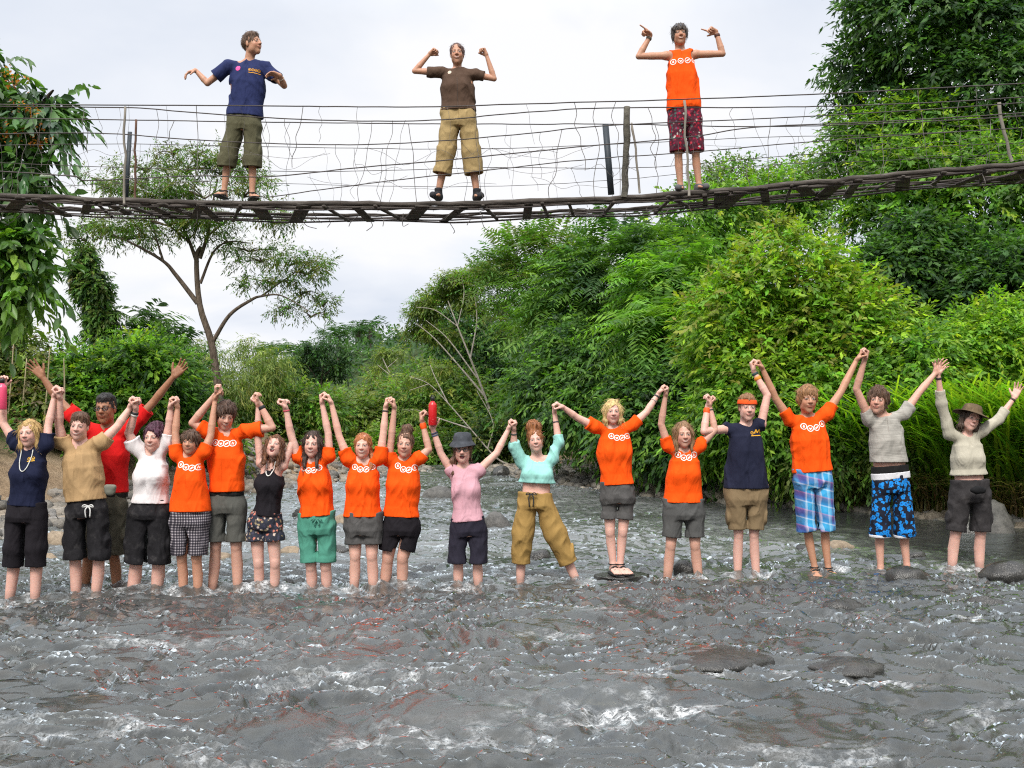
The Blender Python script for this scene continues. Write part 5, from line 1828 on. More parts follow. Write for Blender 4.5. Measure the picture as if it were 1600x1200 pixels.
for k, (Y, dz, r_) in enumerate(((BN - 0.03, -0.022, 0.028), (BN + 0.10, -0.03, 0.026), (BN + 0.50, -0.03, 0.011), (BF - 0.10, -0.03, 0.014))):
    mb = MB()
    P = [deck(u, Y) + [0, rg.normal(0, 0.008), dz + rg.normal(0, 0.006)] for u in US]
    mb.tube(P, r_ * (1 + 0.25 * rg.normal(size=len(P)).clip(-1, 1) * (0.3 if k == 0 else 0.6)), 7)
    bpart('runner', mb, WOOD, True)
for k, (Y, dz, r_) in enumerate(((BF, -0.04, 0.012), (BN - 0.03, -0.075, 0.009), (BF + 0.03, -0.075, 0.010), (BN + 0.5, -0.08, 0.008))):
    mb = MB()
    mb.tube([deck(u, Y) + [0, 0, dz + 0.012 * math.sin(u * 0.021 + k)] for u in US], r_, 6)
    bpart('cable', mb, WIRE, True)
# trailing scraps of wire under the walkway
mb = MB()
for i in range(46):
    u = rg.uniform(-40, 1640)
    p = deck(u, rg.uniform(BN - 0.05, BF)) + [0, 0, -0.09]
    q = p + [rg.normal(0, 0.10), rg.normal(0, 0.05), -rg.uniform(0.02, 0.16)]
    mb.tube(curve_pts([p, (p + q) / 2 + rg.normal(0, 0.03, 3), q], 8), 0.004, 4, cap=False)
bpart('loose_wire', mb, THIN, True)

# handrail wires traced from the photo: near side and far side of the walkway
NEARW = [
 ([(-60, 163), (350, 165), (650, 167), (830, 162), (1072, 155), (1300, 146), (1660, 127)], 0.0085),
 ([(-60, 166), (190, 168), (280, 174), (420, 184), (560, 189), (690, 187), (840, 174), (978, 168), (1180, 168), (1420, 162), (1660, 148)], 0.008),
 ([(-60, 210), (150, 208), (280, 217), (420, 224), (560, 226), (690, 220), (820, 209), (950, 196), (1180, 186), (1420, 173), (1660, 156)], 0.0075),
 ([(-60, 264), (110, 275), (140, 282), (300, 275), (420, 276), (560, 262), (700, 250), (900, 230), (1080, 214), (1180, 199), (1420, 188), (1660, 172)], 0.0085),
 ([(420, 308), (520, 294), (640, 279), (780, 264), (930, 248), (1080, 238), (1300, 219), (1660, 196)], 0.007)]
FARW = [
 ([(-60, 184), (180, 187), (360, 190), (620, 193), (800, 194), (980, 194), (1180, 198), (1400, 192), (1660, 178)], 0.008),
 ([(-60, 228), (200, 225), (400, 229), (700, 233), (900, 228), (1180, 215), (1400, 210), (1660, 196)], 0.005),
 ([(-60, 252), (200, 262), (500, 268), (760, 262), (1000, 262), (1200, 246), (1400, 232), (1660, 220)], 0.005),
 ([(60, 292), (300, 284), (600, 291), (800, 290), (1000, 278), (1200, 258), (1400, 250), (1660, 236)], 0.004)]
for lst, Y0 in ((NEARW, BN - 0.06), (FARW, BF + 0.06)):
    for P, r_ in lst:
        mb = MB()
        C_ = curve_pts([up_(u, v, Y0) for u, v in P], 90)
        C_ = C_ + np.stack([0 * C_[:, 0], 0.003 * vnoise(C_[:, 0] * 5, 1.0, r_ * 999, 3), 0.0035 * vnoise(C_[:, 0] * 7, 3.3, r_ * 999, 4)], 1)
        mb.tube(C_, r_ * 0.8, 5, cap=False)
        bpart('handrail_wire', mb, WIRE, True)


def rail_v(lst, k, u):
    P = np.array(lst[k][0])
    return np.interp(u, P[:, 0], P[:, 1])


for lst, Y0, n in ((NEARW, BN - 0.06, 58), (FARW, BF + 0.06, 44)):
    mb = MB()
    for i in range(n):
        u = -40 + 1690 * (i + rg.uniform(0.1, 0.9)) / n
        top_ = 0 if rg.random() < 0.3 else (1 if rg.random() < 0.6 else 2)
        v0 = rail_v(lst, min(top_, len(lst) - 1), u)
        v1 = edge_v(u) - (0 if Y0 < 11 else -14) if rg.random() < 0.6 else min(v0 + rg.uniform(50, 110), edge_v(u))
        du = rg.normal(0, 10) + (16 if rg.random() < 0.25 else 0)
        m = 7
        P = []
        for t in np.linspace(0, 1, m):
            P.append(up_(u + du * t + (rg.normal(0, 3.0) if 0 < t < 1 else 0), v0 + (v1 - v0) * t, Y0 + rg.normal(0, 0.025)))
        mb.tube(curve_pts(P, 22), rg.choice([0.0016, 0.002, 0.0026, 0.0036]), 4, cap=False)
    for i in range(14):      # sagging horizontal strays
        u = rg.uniform(-30, 1500)
        L = rg.uniform(60, 200)
        v0 = edge_v(u) - rg.uniform(20, 90)
        P = [up_(u + L * t, v0 + rg.normal(0, 5) + 10 * math.sin(t * 3.1), Y0 + rg.normal(0, 0.03)) for t in np.linspace(0, 1, 7)]
        mb.tube(curve_pts(P, 20), 0.002, 4, cap=False)
    bpart('wire_netting', mb, THIN, True)


def post(u0, v0, u1, v1, Y, r, mat, flat=1.0, lab=None):
    a, b = up_(u1, v1, Y), up_(u0, v0, Y)
    mb = MB()
    if flat < 1:
        d = nrm(b - a)
        s = nrm(np.cross(d, [0, 1.0, 0]))
        mb.box((a + b) / 2, [s, np.cross(d, s), d], (r, r * flat, np.linalg.norm(b - a) / 2))
    else:
        n = 9
        P = [a + (b - a) * t + [0.006 * rg.normal(), 0.006 * rg.normal(), 0] for t in np.linspace(0, 1, n)]
        mb.tube(P, r * (1 + 0.06 * rg.normal(size=n)), 9)
    o = bpart('post', mb, mat, flat == 1.0)
    if lab: o['label'] = lab


post(196, 167, 194, 318, BN - 0.07, 0.013, PALEW, 1.0, 'thin pale pole')
post(203, 206, 197, 312, BF + 0.03, 0.022, SLATE, 0.4, 'dark flat board post')
post(212, 187, 211, 316, BF - 0.02, 0.013, plain('rust_pole', (0.10, 0.05, 0.03), 0.8), 1.0, 'thin rusty pole')
post(946, 195, 955, 304, BF + 0.02, 0.034, SLATE, 0.55, 'dark leaning slate post')
post(980, 167, 976, 308, BN - 0.05, 0.036, stone_mat('lichen_wood', (0.03, 0.028, 0.022), (0.12, 0.11, 0.085), 0.95, 14), 1.0, 'thick weathered wooden post')
post(987, 192, 1001, 302, BF, 0.013, PALEW)
post(1069, 157, 1077, 306, BN - 0.09, 0.013, PALEW, 1.0, 'thin pale rod in front of the orange vest')
post(1559, 160, 1580, 252, BF - 0.3, 0.018, PALEW, 1.0, 'short bleached stick')
# ------------------------------------------------------------------ vegetation
def leaf_mat(name, transl=0.35, rough=0.5, spec=0.35):
    t = NT(name)
    c = attr(t)
    p = t.n('BsdfPrincipled')
    t.l(c, p.inputs['Base Color'])
    p.inputs['Roughness'].default_value = rough
    p.inputs['Specular IOR Level'].default_value = spec
    tl = t.n('BsdfTranslucent')
    t.l(t.mix(1.0, c, (1.25, 1.35, 0.6), 'MULTIPLY'), tl.inputs['Color'])
    m = t.n('MixShader', Fac=transl)
    t.l(p.outputs[0], m.inputs[1])
    t.l(tl.outputs[0], m.inputs[2])
    t.l(m.outputs[0], t.out.inputs['Surface'])
    return t.m


LEAF = leaf_mat('leaf', 0.45)
GLOSSLEAF = leaf_mat('glossy_leaf', 0.25, 0.35, 0.5)
vr = np.random.default_rng(77)


def bark_mat(name, a, b_):
    t = NT(name)
    n = t.noise(t.coords((10, 10, 3)), 2.2, 6, 0.7)
    t.pbr(t.ramp(n, [(0.35, a), (0.65, b_)]), 0.9, t.bump(n, 0.8, 0.04), 0.2)
    return t.m


BARK = bark_mat('brown_bark', (0.06, 0.045, 0.032), (0.17, 0.13, 0.10))
PALEBARK = bark_mat('pale_bark', (0.20, 0.18, 0.15), (0.42, 0.385, 0.34))
DARKBARK = bark_mat('dark_bark', (0.03, 0.025, 0.02), (0.09, 0.07, 0.055))

DEEP = [(0.0348, 0.0905, 0.0209), (0.0522, 0.1304, 0.0244), (0.0731, 0.1652, 0.0313), (0.0278, 0.0696, 0.0244)]
MIDG = [(0.0887, 0.1995, 0.0269), (0.1183, 0.2564, 0.0323), (0.069, 0.1614, 0.0287), (0.1478, 0.2849, 0.0358)]
LIME = [(0.1903, 0.3432, 0.0218), (0.2569, 0.429, 0.0281), (0.1427, 0.2831, 0.0218), (0.3235, 0.4633, 0.0312)]
FRESH = [(0.1402, 0.3159, 0.026), (0.1869, 0.3861, 0.0325), (0.1028, 0.2457, 0.026), (0.2242, 0.4125, 0.0488)]
OLIVE = [(0.0892, 0.1378, 0.0292), (0.1296, 0.1782, 0.0356), (0.162, 0.1944, 0.0486), (0.0728, 0.1216, 0.0259)]
YELLOWG = [(0.1872, 0.2574, 0.0468), (0.1404, 0.2184, 0.0374), (0.234, 0.2808, 0.0546), (0.1092, 0.1794, 0.0312)]
BLUEG = [(0.0378, 0.0918, 0.0324), (0.0513, 0.1148, 0.0378), (0.0297, 0.0743, 0.0297), (0.0675, 0.135, 0.0405)]


def unit(a):
    return a / (np.linalg.norm(a, axis=-1, keepdims=True) + 1e-9)


class Leaves:
    def __init__(self):
        self.B, self.D, self.N, self.L, self.W, self.C = [], [], [], [], [], []

    def add(self, B, D, N, L, W, C):
        self.B.append(B); self.D.append(unit(D)); self.N.append(N); self.L.append(L); self.W.append(W); self.C.append(C)

    def mesh(self, name, mat, parent, loc, two=False, droop=0.15):
        B, D, N = np.concatenate(self.B), np.concatenate(self.D), np.concatenate(self.N)
        L, W, C = np.concatenate(self.L)[:, None], np.concatenate(self.W)[:, None], np.concatenate(self.C)
        S = unit(np.cross(D, N))
        N = np.cross(S, D)
        n = len(B)
        tip = B + D * L - np.array([0, 0, 1.0]) * L * droop
        if not two:
            m = B + D * L * 0.45
            V = np.stack([B, m + S * W * .5 - N * W * .12, tip, m - S * W * .5 - N * W * .12], 1)
            Q = np.arange(n * 4).reshape(n, 4)
            k = 4
        else:
            m1, m2 = B + D * L * 0.3, B + D * L * 0.68 - np.array([0, 0, 1.0]) * L * droop * .4
            f = N * W * .18
            V = np.stack([B, m1 + S * W * .46 + f, m2 + S * W * .42 + f, tip, m2 - S * W * .42 + f, m1 - S * W * .46 + f], 1)
            a = np.arange(n)[:, None] * 6
            Q = np.concatenate([a + np.array([[0, 1, 2, 3]]), a + np.array([[0, 3, 4, 5]])])
            k = 6
        return mesh_np(name, V.reshape(-1, 3) - np.asarray(loc), Q, mat, parent, True, np.repeat(C, k, 0), None)


def pick(pal, n, rg, jit=0.18):
    c = np.array(pal)[rg.integers(len(pal), size=n)]
    return c * (1 + jit * rg.normal(size=(n, 1))).clip(0.5, 1.7) * (1 + 0.06 * rg.normal(size=(n, 3)))


def lobes_of(blobs, rg, n_sub=16, size=(0.30, 0.48), spread=0.78, flat=0.85):
    out = []
    for c, R in blobs:
        R = np.asarray(R, float)
        out.append((np.asarray(c, float), R * 0.72))
        for _ in range(n_sub):
            d = rg.normal(size=3)
            d /= np.linalg.norm(d)
            if d[1] > 0.35: d[1] *= -1
            s = rg.uniform(*size) * (R[0] * R[1] * R[2]) ** (1 / 3)
            out.append((c + R * d * spread, np.array([s, s, s * flat])))
    return out


def shell(lobes, n, rg, jit=0.16, under=0.35):
    """points and outward directions over the lobes, seen from below-front too"""
    A = np.array([l[1].mean() ** 2 for l in lobes])
    k = rg.choice(len(lobes), n, p=A / A.sum())
    c = np.array([l[0] for l in lobes])
    R = np.array([l[1] for l in lobes])
    d = unit(rg.normal(size=(n, 3)))
    back = d[:, 1] > 0.3
    d[back & (rg.random(n) < 0.6), 1] *= -1
    lowd = d[:, 2] < -0.3
    flip = lowd & (rg.random(n) > under)
    d[flip, 2] *= -1
    p = c[k] + R[k] * d * (1.0 + jit * rg.normal(size=(n, 1)) - 0.04)
    keep = np.ones(n, bool)
    for j in range(len(lobes)):
        q = (((p - c[j]) / R[j]) ** 2).sum(1)
        keep &= ~((q < 0.5) & (k != j))
    return p[keep], unit(d[keep] / R[k[keep]] * R[k[keep]].mean(1, keepdims=True))


def sprays(LV, P, O, rg, m=10, twig=0.5, leaf=0.14, asp=0.42, droop=0.25, pal=MIDG, up=0.45, tint=None, young=0.0, ypal=LIME):
    """leafy twigs growing out of P along O"""
    n = len(P)
    T = unit(O + 0.55 * rg.normal(size=(n, 3)) - np.array([0, 0, droop]))
    tw = twig * rg.uniform(0.6, 1.25, (n, 1))
    hue = pick(pal, n, rg)
    if young > 0:
        y = rg.random(n) < young * np.clip(0.55 + O[:, 2], 0.1, 1.5)
        hue[y] = pick(ypal, int(y.sum()), rg)
    side = unit(np.cross(T, np.array([0, 0, 1.0]) + 0.3 * rg.normal(size=(n, 3))))
    for i in range(m):
        t = (i + 0.6) / m
        s = 1 if i % 2 else -1
        b = P + T * tw * t - np.array([0, 0, 1.0]) * tw * (t * t) * 0.35 * droop * 2
        d = T * (0.45 + 0.5 * t) + side * s * (0.85 - 0.5 * t) + 0.28 * rg.normal(size=(n, 3)) - np.array([0, 0, droop])
        nn = unit(np.array([0, 0, 1.0]) * up + O * (1 - up) + 0.32 * rg.normal(size=(n, 3)))
        L = leaf * rg.uniform(0.65, 1.2, n)
        LV.add(b, d, nn, L, L * asp * rg.uniform(0.8, 1.2, n), hue * (1 + 0.12 * rg.normal(size=(n, 1))).clip(0.6, 1.5))


def fronds(LV, P, O, rg, m=14, length=0.9, leaf=0.16, asp=0.2, droop=0.5, pal=MIDG, spread=0.5):
    """feathery compound leaves: a drooping rib with paired leaflets"""
    n = len(P)
    T = unit(O + spread * rg.normal(size=(n, 3)) * [1, 1, 0.5] + np.array([0, 0, 0.15]))
    ln = length * rg.uniform(0.65, 1.2, (n, 1))
    hue = pick(pal, n, rg)
    side = unit(np.cross(T, np.array([0, 0, 1.0]) + 0.25 * rg.normal(size=(n, 3))))
    for i in range(m):
        t = (i // 2 * 2 + 1.0) / m
        s = 1 if i % 2 else -1
        b = P + T * ln * t - np.array([0, 0, 1.0]) * ln * t * t * droop
        rib = unit(T - np.array([0, 0, 2 * t * droop]))
        d = rib * 0.45 + side * s * 0.85 + 0.1 * rg.normal(size=(n, 3)) - np.array([0, 0, 0.18])
        nn = unit(np.cross(side, rib) * np.sign((np.cross(side, rib))[:, 2:3] + 1e-6) + 0.15 * rg.normal(size=(n, 3)))
        L = leaf * (0.5 + 1.0 * math.sin(math.pi * min(0.95, t * 0.8 + 0.15))) * ln[:, 0] / length * rg.uniform(0.85, 1.15, n)
        LV.add(b, d, nn, L, np.maximum(L * asp, 0.012), hue * (1 + 0.08 * rg.normal(size=(n, 1))))


def blob(u, v, D, ru, rv, rd=None):
    s = D / F_PX
    return (up_(u, v, D), np.array([ru * s, (rd if rd else 0.75 * (ru + rv) / 2 * s), rv * s]))


def limb(mb, a, b, ra, rb, rg, wob=0.08, n=9, seg=7):
    a, b = np.asarray(a, float), np.asarray(b, float)
    L = np.linalg.norm(b - a)
    P = [a + (b - a) * t + rg.normal(size=3) * wob * L * math.sin(math.pi * t) * 0.5 for t in np.linspace(0, 1, 5)]
    P = curve_pts(P, n)
    mb.tube(P, np.linspace(ra, rb, len(P)), seg, cap=False)
    return P


def tree(name, label, cat, base, blobs, kind='broad', n=900, seed=1, pal=MIDG, bark=BARK, r0=0.15, group=None, leaf=0.15, asp=0.42, twig=0.5, m=10, droop=0.25,
         n_sub=14, size=(0.30, 0.48), young=0.0, ypal=LIME, trunk=True, mat=None, two=False, under=0.35, limbs=9, up=0.45, jit=0.16, lead=None, parts=('crown', 'trunk')):
    rg = np.random.default_rng(seed)
    base = np.asarray(base, float)
    if len(base) == 2: base = np.array([base[0], base[1], float(ground_z(base[0], base[1])) - 0.05])
    rt = empty(name, base)
    tag(rt, label, cat, group)
    lob = lobes_of(blobs, rg, n_sub, size)
    LV = Leaves()
    P, O = shell(lob, n, rg, jit, under)
    if kind == 'fern':
        fronds(LV, P, O, rg, m=m, length=twig, leaf=leaf, asp=asp, droop=droop, pal=pal)
    else:
        sprays(LV, P, O, rg, m=m, twig=twig, leaf=leaf, asp=asp, droop=droop, pal=pal, young=young, ypal=ypal, up=up)
    LV.mesh(parts[0], mat or LEAF, rt, base, two)
    mb = MB()
    top_ = np.mean([b[0] for b in blobs], 0) if lead is None else np.asarray(lead, float)
    tp = limb(mb, base, top_, r0, r0 * 0.45, rg, 0.12, 13, 9)
    for i in range(limbs):
        l = lob[rg.integers(len(lob))]
        k = rg.integers(len(tp) // 3, len(tp))
        limb(mb, tp[k], l[0] + rg.normal(size=3) * 0.1, r0 * 0.42, r0 * 0.08, rg, 0.14, 9, 6)
    V = np.concatenate(mb.V) - base
    mesh_np(parts[1], V, np.concatenate(mb.Q), bark, rt)
    return rt


GB1, GB2, GB3 = 'trees and bushes on the right bank', 'shrubs and trees on the left bank', 'trees along the river bend'
BU = dict(parts=('foliage', 'stem'))
# ---- right bank
tree('jungle_tree', 'tallest dark jungle tree filling the upper right corner', 'tree', (11.2, 25.0), [blob(1470, 90, 24, 150, 130), blob(1560, 160, 23.5, 140, 150), blob(1390, 170, 24.5, 80, 90), blob(1600, 20, 24, 130, 110), blob(1400, 40, 24, 85, 85), blob(1480, -20, 25, 140, 90), blob(1370, 110, 24.8, 70, 70)], n=14000, seed=2, pal=DEEP + [MIDG[0]], r0=0.3, group=GB1, leaf=0.17, twig=0.6, droop=0.35, n_sub=18, bark=DARKBARK)
tree('jungle_tree', 'mid green creeper-covered tree behind the right end of the bridge', 'tree', (9.6, 22.6), [blob(1500, 300, 22, 150, 90), blob(1590, 360, 21, 110, 120), blob(1390, 320, 22.5, 90, 75), blob(1345, 245, 23.5, 60, 60), blob(1480, 220, 23, 120, 60), blob(1400, 235, 23.5, 80, 60), blob(1440, 370, 21.5, 90, 60)], n=10500, seed=3, pal=MIDG + DEEP[2:3] + FRESH[:1], r0=0.24, group=GB1, leaf=0.15, twig=0.5, droop=0.3, n_sub=18, young=0.25)
tree('jungle_tree', 'dark vine-hung tree below the right end of the bridge', 'tree', (8.6, 20.0), [blob(1460, 440, 19.5, 120, 85), blob(1560, 470, 18.5, 90, 80)], n=5000, seed=4, pal=DEEP + MIDG[:1], r0=0.2, group=GB1, leaf=0.15, twig=0.5, droop=0.35, n_sub=16, bark=DARKBARK)
tree('leafy_bush', 'large bright yellow-green bush behind the headband boy', 'bush', (5.3, 17.9), [blob(1230, 450, 17.4, 110, 80), blob(1160, 520, 17.2, 100, 90), blob(1310, 530, 17.0, 105, 95), blob(1230, 590, 16.8, 140, 85)], n=6000, seed=5, pal=LIME + FRESH[:2], r0=0.13, group=GB1, leaf=0.125, twig=0.42, droop=0.22, n_sub=24, size=(0.24, 0.42), young=0.3, ypal=[(0.2, 0.29, 0.03), (0.22, 0.24, 0.04)], jit=0.26, **BU)
tree('leafy_bush', 'green bush overhanging the right shore behind the hibiscus shorts', 'bush', (5.5, 16.6), [blob(1200, 658, 16.5, 110, 70), blob(1320, 650, 16.2, 90, 80), blob(1410, 605, 16.0, 80, 95), blob(1130, 678, 17.2, 70, 55)], n=5200, seed=6, pal=FRESH + MIDG, r0=0.09, group=GB1, leaf=0.115, twig=0.42, droop=0.4, n_sub=18, young=0.15, jit=0.26, **BU)
tree('jungle_tree', 'pale green tree rising just under the bridge right of centre', 'tree', (5.6, 27), [blob(1120, 360, 26, 90, 70), blob(1200, 330, 27, 80, 55), blob(1060, 400, 25.5, 70, 60)], n=2800, seed=7, pal=FRESH + MIDG, r0=0.18, group=GB1, leaf=0.16, twig=0.6, n_sub=14, droop=0.3, young=0.2)
tree('jungle_tree', 'olive tree top showing through the bridge netting', 'tree', (7.0, 31), [blob(1140, 285, 30.5, 62, 32), blob(1250, 300, 30, 60, 40), blob(1200, 330, 30, 80, 40)], n=1300, seed=8, pal=OLIVE + MIDG[:2], r0=0.16, group=GB1, leaf=0.15, twig=0.55, n_sub=12, jit=0.25)
tree('feathery_tree', 'feathery dark tree over the river bend with drooping fronds', 'tree', (3.1, 24.6), [blob(960, 440, 24, 105, 75), blob(1010, 520, 23, 90, 70), blob(900, 500, 24.5, 80, 70)], kind='fern', n=2300, seed=9, pal=MIDG + DEEP[1:3] + BLUEG[:2], r0=0.18, group=GB1, leaf=0.17, asp=0.24, twig=1.15, m=18, droop=0.45, n_sub=14)
tree('feathery_tree', 'feathery fronds tree behind the right half of the bush wall', 'tree', (4.2, 21.5), [blob(1060, 470, 21, 70, 60), blob(1050, 560, 20, 75, 70)], kind='fern', n=1300, seed=19, pal=MIDG + FRESH[:2], r0=0.15, group=GB1, leaf=0.16, asp=0.24, twig=1.1, m=18, droop=0.5, n_sub=12)
tree('river_bush', 'dark shrub leaning over the water behind the mint top', 'bush', (2.0, 22.3), [blob(900, 585, 22, 85, 75), blob(860, 635, 22.5, 70, 55), blob(950, 640, 20.8, 85, 60)], n=3800, seed=10, pal=DEEP + MIDG, r0=0.1, group=GB1, leaf=0.14, twig=0.5, droop=0.4, n_sub=16, **BU)
tree('river_bush', 'dark green shrub behind the blonde woman on the rock', 'bush', (3.3, 19.9), [blob(1030, 640, 19.2, 80, 70), blob(1010, 688, 18.8, 75, 38), blob(1080, 685, 18.2, 60, 45)], n=3600, seed=11, pal=DEEP + MIDG, r0=0.09, group=GB1, leaf=0.13, twig=0.45, droop=0.4, n_sub=16, **BU)
tree('leafy_bush', 'bright green vine-covered bush above the tall grass at right', 'bush', (7.6, 16.8), [blob(1500, 560, 16.3, 75, 60), blob(1580, 600, 16.2, 80, 80), blob(1470, 640, 16.0, 55, 70), blob(1550, 520, 16.6, 80, 45)], n=4200, seed=12, pal=LIME + FRESH, r0=0.06, group=GB1, leaf=0.10, twig=0.4, droop=0.35, n_sub=18, young=0.2, **BU)
tree('river_bush', 'shadowed hanging bush low over the right shore', 'bush', (5.9, 15.9), [blob(1290, 720, 15.8, 60, 30), blob(1390, 705, 15.5, 55, 42), blob(1230, 730, 16.4, 50, 22)], n=1900, seed=13, pal=MIDG + OLIVE, r0=0.05, group=GB1, leaf=0.10, twig=0.4, droop=0.6, n_sub=12, **BU)
# ---- river bend, centre
tree('feathery_tree', 'flat-topped feathery tree left of the dark bank trees', 'tree', (1.2, 28.5), [blob(830, 400, 28, 75, 26), blob(790, 450, 28, 60, 30), blob(870, 450, 27.5, 70, 45), blob(850, 520, 27, 60, 40)], kind='fern', n=1500, seed=14, pal=MIDG + OLIVE[:2], r0=0.16, group=GB3, leaf=0.15, asp=0.24, twig=1.0, m=16, droop=0.35, n_sub=10, jit=0.2)
tree('dense_tree', 'dark round tree behind the pale leaning trunks', 'tree', (-0.6, 36), [blob(740, 540, 35, 60, 50), blob(700, 500, 35.5, 42, 30), blob(770, 600, 34, 60, 50)], n=1500, seed=15, pal=DEEP, r0=0.18, group=GB3, leaf=0.2, twig=0.7, n_sub=12)
tree('river_bush', 'yellow-green thicket at the river bend beyond the red bottle', 'bush', (-2.6, 33), [blob(690, 630, 32, 75, 45), blob(620, 650, 33, 70, 40), blob(760, 660, 31, 60, 45)], n=2200, seed=16, pal=YELLOWG + MIDG, r0=0.08, group=GB3, leaf=0.16, twig=0.6, n_sub=14, **BU)
tree('river_bush', 'dark scrub at the water edge right of the hat woman in pink', 'bush', (-0.3, 29.5), [blob(790, 680, 28.5, 60, 36), blob(740, 692, 29.5, 50, 24)], n=1500, seed=17, pal=DEEP + OLIVE, r0=0.07, group=GB3, leaf=0.14, twig=0.5, n_sub=12, **BU)
tree('river_bush', 'low green growth along the far shore left of the red bottle', 'bush', (-3.6, 31), [blob(650, 705, 30, 60, 22), blob(590, 700, 30, 50, 28), blob(700, 690, 31, 40, 24)], n=1400, seed=18, pal=FRESH + YELLOWG, r0=0.05, group=GB3, leaf=0.14, twig=0.5, n_sub=12, **BU)


def branching(name, label, D, polys, tips, bark, pal, r0, n, leaf, seed, group, flat=0.35, kind='fine', twig=0.5, m=12, cat='tree', rsz=(22, 12), asp=0.3, droop=0.3):
    """tree with its limbs traced as polylines (px) and flat leaf clouds at the tips"""
    rg = np.random.default_rng(seed)
    b0 = polys[0][0]
    X = up_(b0[0], b0[1], D)
    gz = float(ground_z(X[0], D)) - 0.05
    base = np.array([X[0], D, gz])
    rt = empty(name, base)
    tag(rt, label, cat, group)
    mb = MB()
    for i, pl in enumerate(polys):
        pts, ph = [], rg.uniform(-1, 1)
        for k, q in enumerate(pl):
            off = 0 if i == 0 else ph * 0.10 * k
            pts.append(up_(q[0], q[1], D + off + (q[3] if len(q) > 3 else 0)))
        if i == 0: pts = [base] + pts
        C_ = curve_pts(pts, 30)
        ra = pl[0][2] if len(pl[0]) > 2 else 4
        rb = pl[-1][2] if len(pl[-1]) > 2 else 1.2
        mb.tube(C_, np.linspace(ra, rb, len(C_)) * D / F_PX * (0.68 if D < 25 else 0.45), 8, cap=False)
    LV = Leaves()
    lob = []
    for t in tips:
        u, v, ru, rv = t[:4]
        off = rg.uniform(-1, 1) * ru * D / F_PX * 0.6 + (0.7 if D > 25 else 0)
        c, R = blob(u, v, D + off, ru, rv * (0.72 if flat < 0.5 else 1), ru * D / F_PX * 0.7)
        lob.append((c, R))
    lob2 = []
    for c, R in lob:
        for _ in range(max(5, int(R[0] * 6))):
            d = rg.uniform(-1, 1, 3)
            s = rg.uniform(0.22, 0.38) * R[0]
            s = min(s, 0.7)
            lob2.append((c + R * d * [0.85, 0.85, 0.8], np.array([s, s, s * flat])))
            mb.tube(curve_pts([c + R * [0, 0, -0.6], c + R * d * [0.4, 0.4, 0.2], c + R * d * [0.85, 0.85, 0.8]], 8), np.linspace(0.02, 0.006, 8), 5, cap=False)
    P, O = shell(lob2, n, rg, 0.25, 0.8)
    if kind == 'fern':
        fronds(LV, P, O * [1, 1, 0.4], rg, m=m, length=twig, leaf=leaf, asp=asp, droop=droop, pal=pal)
    else:
        sprays(LV, P, O * [1, 1, 0.4], rg, m=m, twig=twig, leaf=leaf, asp=asp, droop=droop, pal=pal, up=0.8)
    LV.mesh('crown', LEAF, rt, base)
    mesh_np('trunk', np.concatenate(mb.V) - base, np.concatenate(mb.Q), bark, rt)
    return rt


branching('umbrella_tree', 'tall flat-crowned tree with a forked bare trunk left of centre', 21.0,
  [[(350, 690, 13), (342, 620, 12), (340, 600, 11.5), (330, 534, 10), (312, 476, 8.5), (307, 404, 6), (314, 385, 4)],
   [(309, 474, 6), (275, 430, 5), (255, 408, 4), (210, 382, 3), (175, 366, 1.5)], [(308, 410, 5), (297, 380, 4), (285, 350, 3), (280, 300, 1.5)], [(312, 404, 5), (324, 369, 4), (330, 330, 3), (340, 280, 1.5)],
   [(255, 408, 3), (245, 375, 2), (235, 340, 1)], [(333, 533, 5), (359, 492, 4), (392, 469, 3.4), (408, 463, 3), (440, 462, 2), (486, 488, 1)], [(408, 463, 2.5), (440, 440, 1.8), (470, 420, 1)],
   [(313, 443, 3.5), (333, 395, 3), (356, 378, 2), (390, 380, 1)], [(275, 430, 3), (264, 418, 2.2), (240, 395, 1.2)], [(297, 380, 3), (262, 350, 2), (230, 320, 1)], [(324, 369, 3), (360, 340, 2), (400, 310, 1)]],
  [(200, 368, 62, 14), (135, 355, 50, 12), (260, 345, 80, 16), (350, 345, 70, 14), (430, 345, 50, 12), (230, 310, 70, 24), (320, 300, 70, 24), (380, 300, 50, 20), (290, 262, 56, 20), (345, 265, 45, 18), (310, 238, 34, 12), (200, 300, 40, 14), (170, 285, 40, 14), (230, 262, 44, 16), (400, 280, 40, 16), (370, 250, 40, 14), (270, 235, 36, 12), (350, 225, 24, 10), (300, 320, 70, 18), (390, 388, 48, 12), (360, 378, 30, 10),
   (450, 410, 52, 12), (480, 425, 40, 9), (425, 440, 42, 10), (505, 475, 30, 9), (410, 405, 40, 10), (375, 446, 26, 8), (470, 455, 30, 14), (485, 490, 34, 14), (450, 478, 34, 12), (135, 372, 36, 9)],
  BARK, OLIVE + MIDG[:2] + DEEP[2:3] + [(0.14, 0.15, 0.02)], 0.16, 4300, 0.085, 31, GB2, twig=0.27, m=10, asp=0.30, droop=0.18)
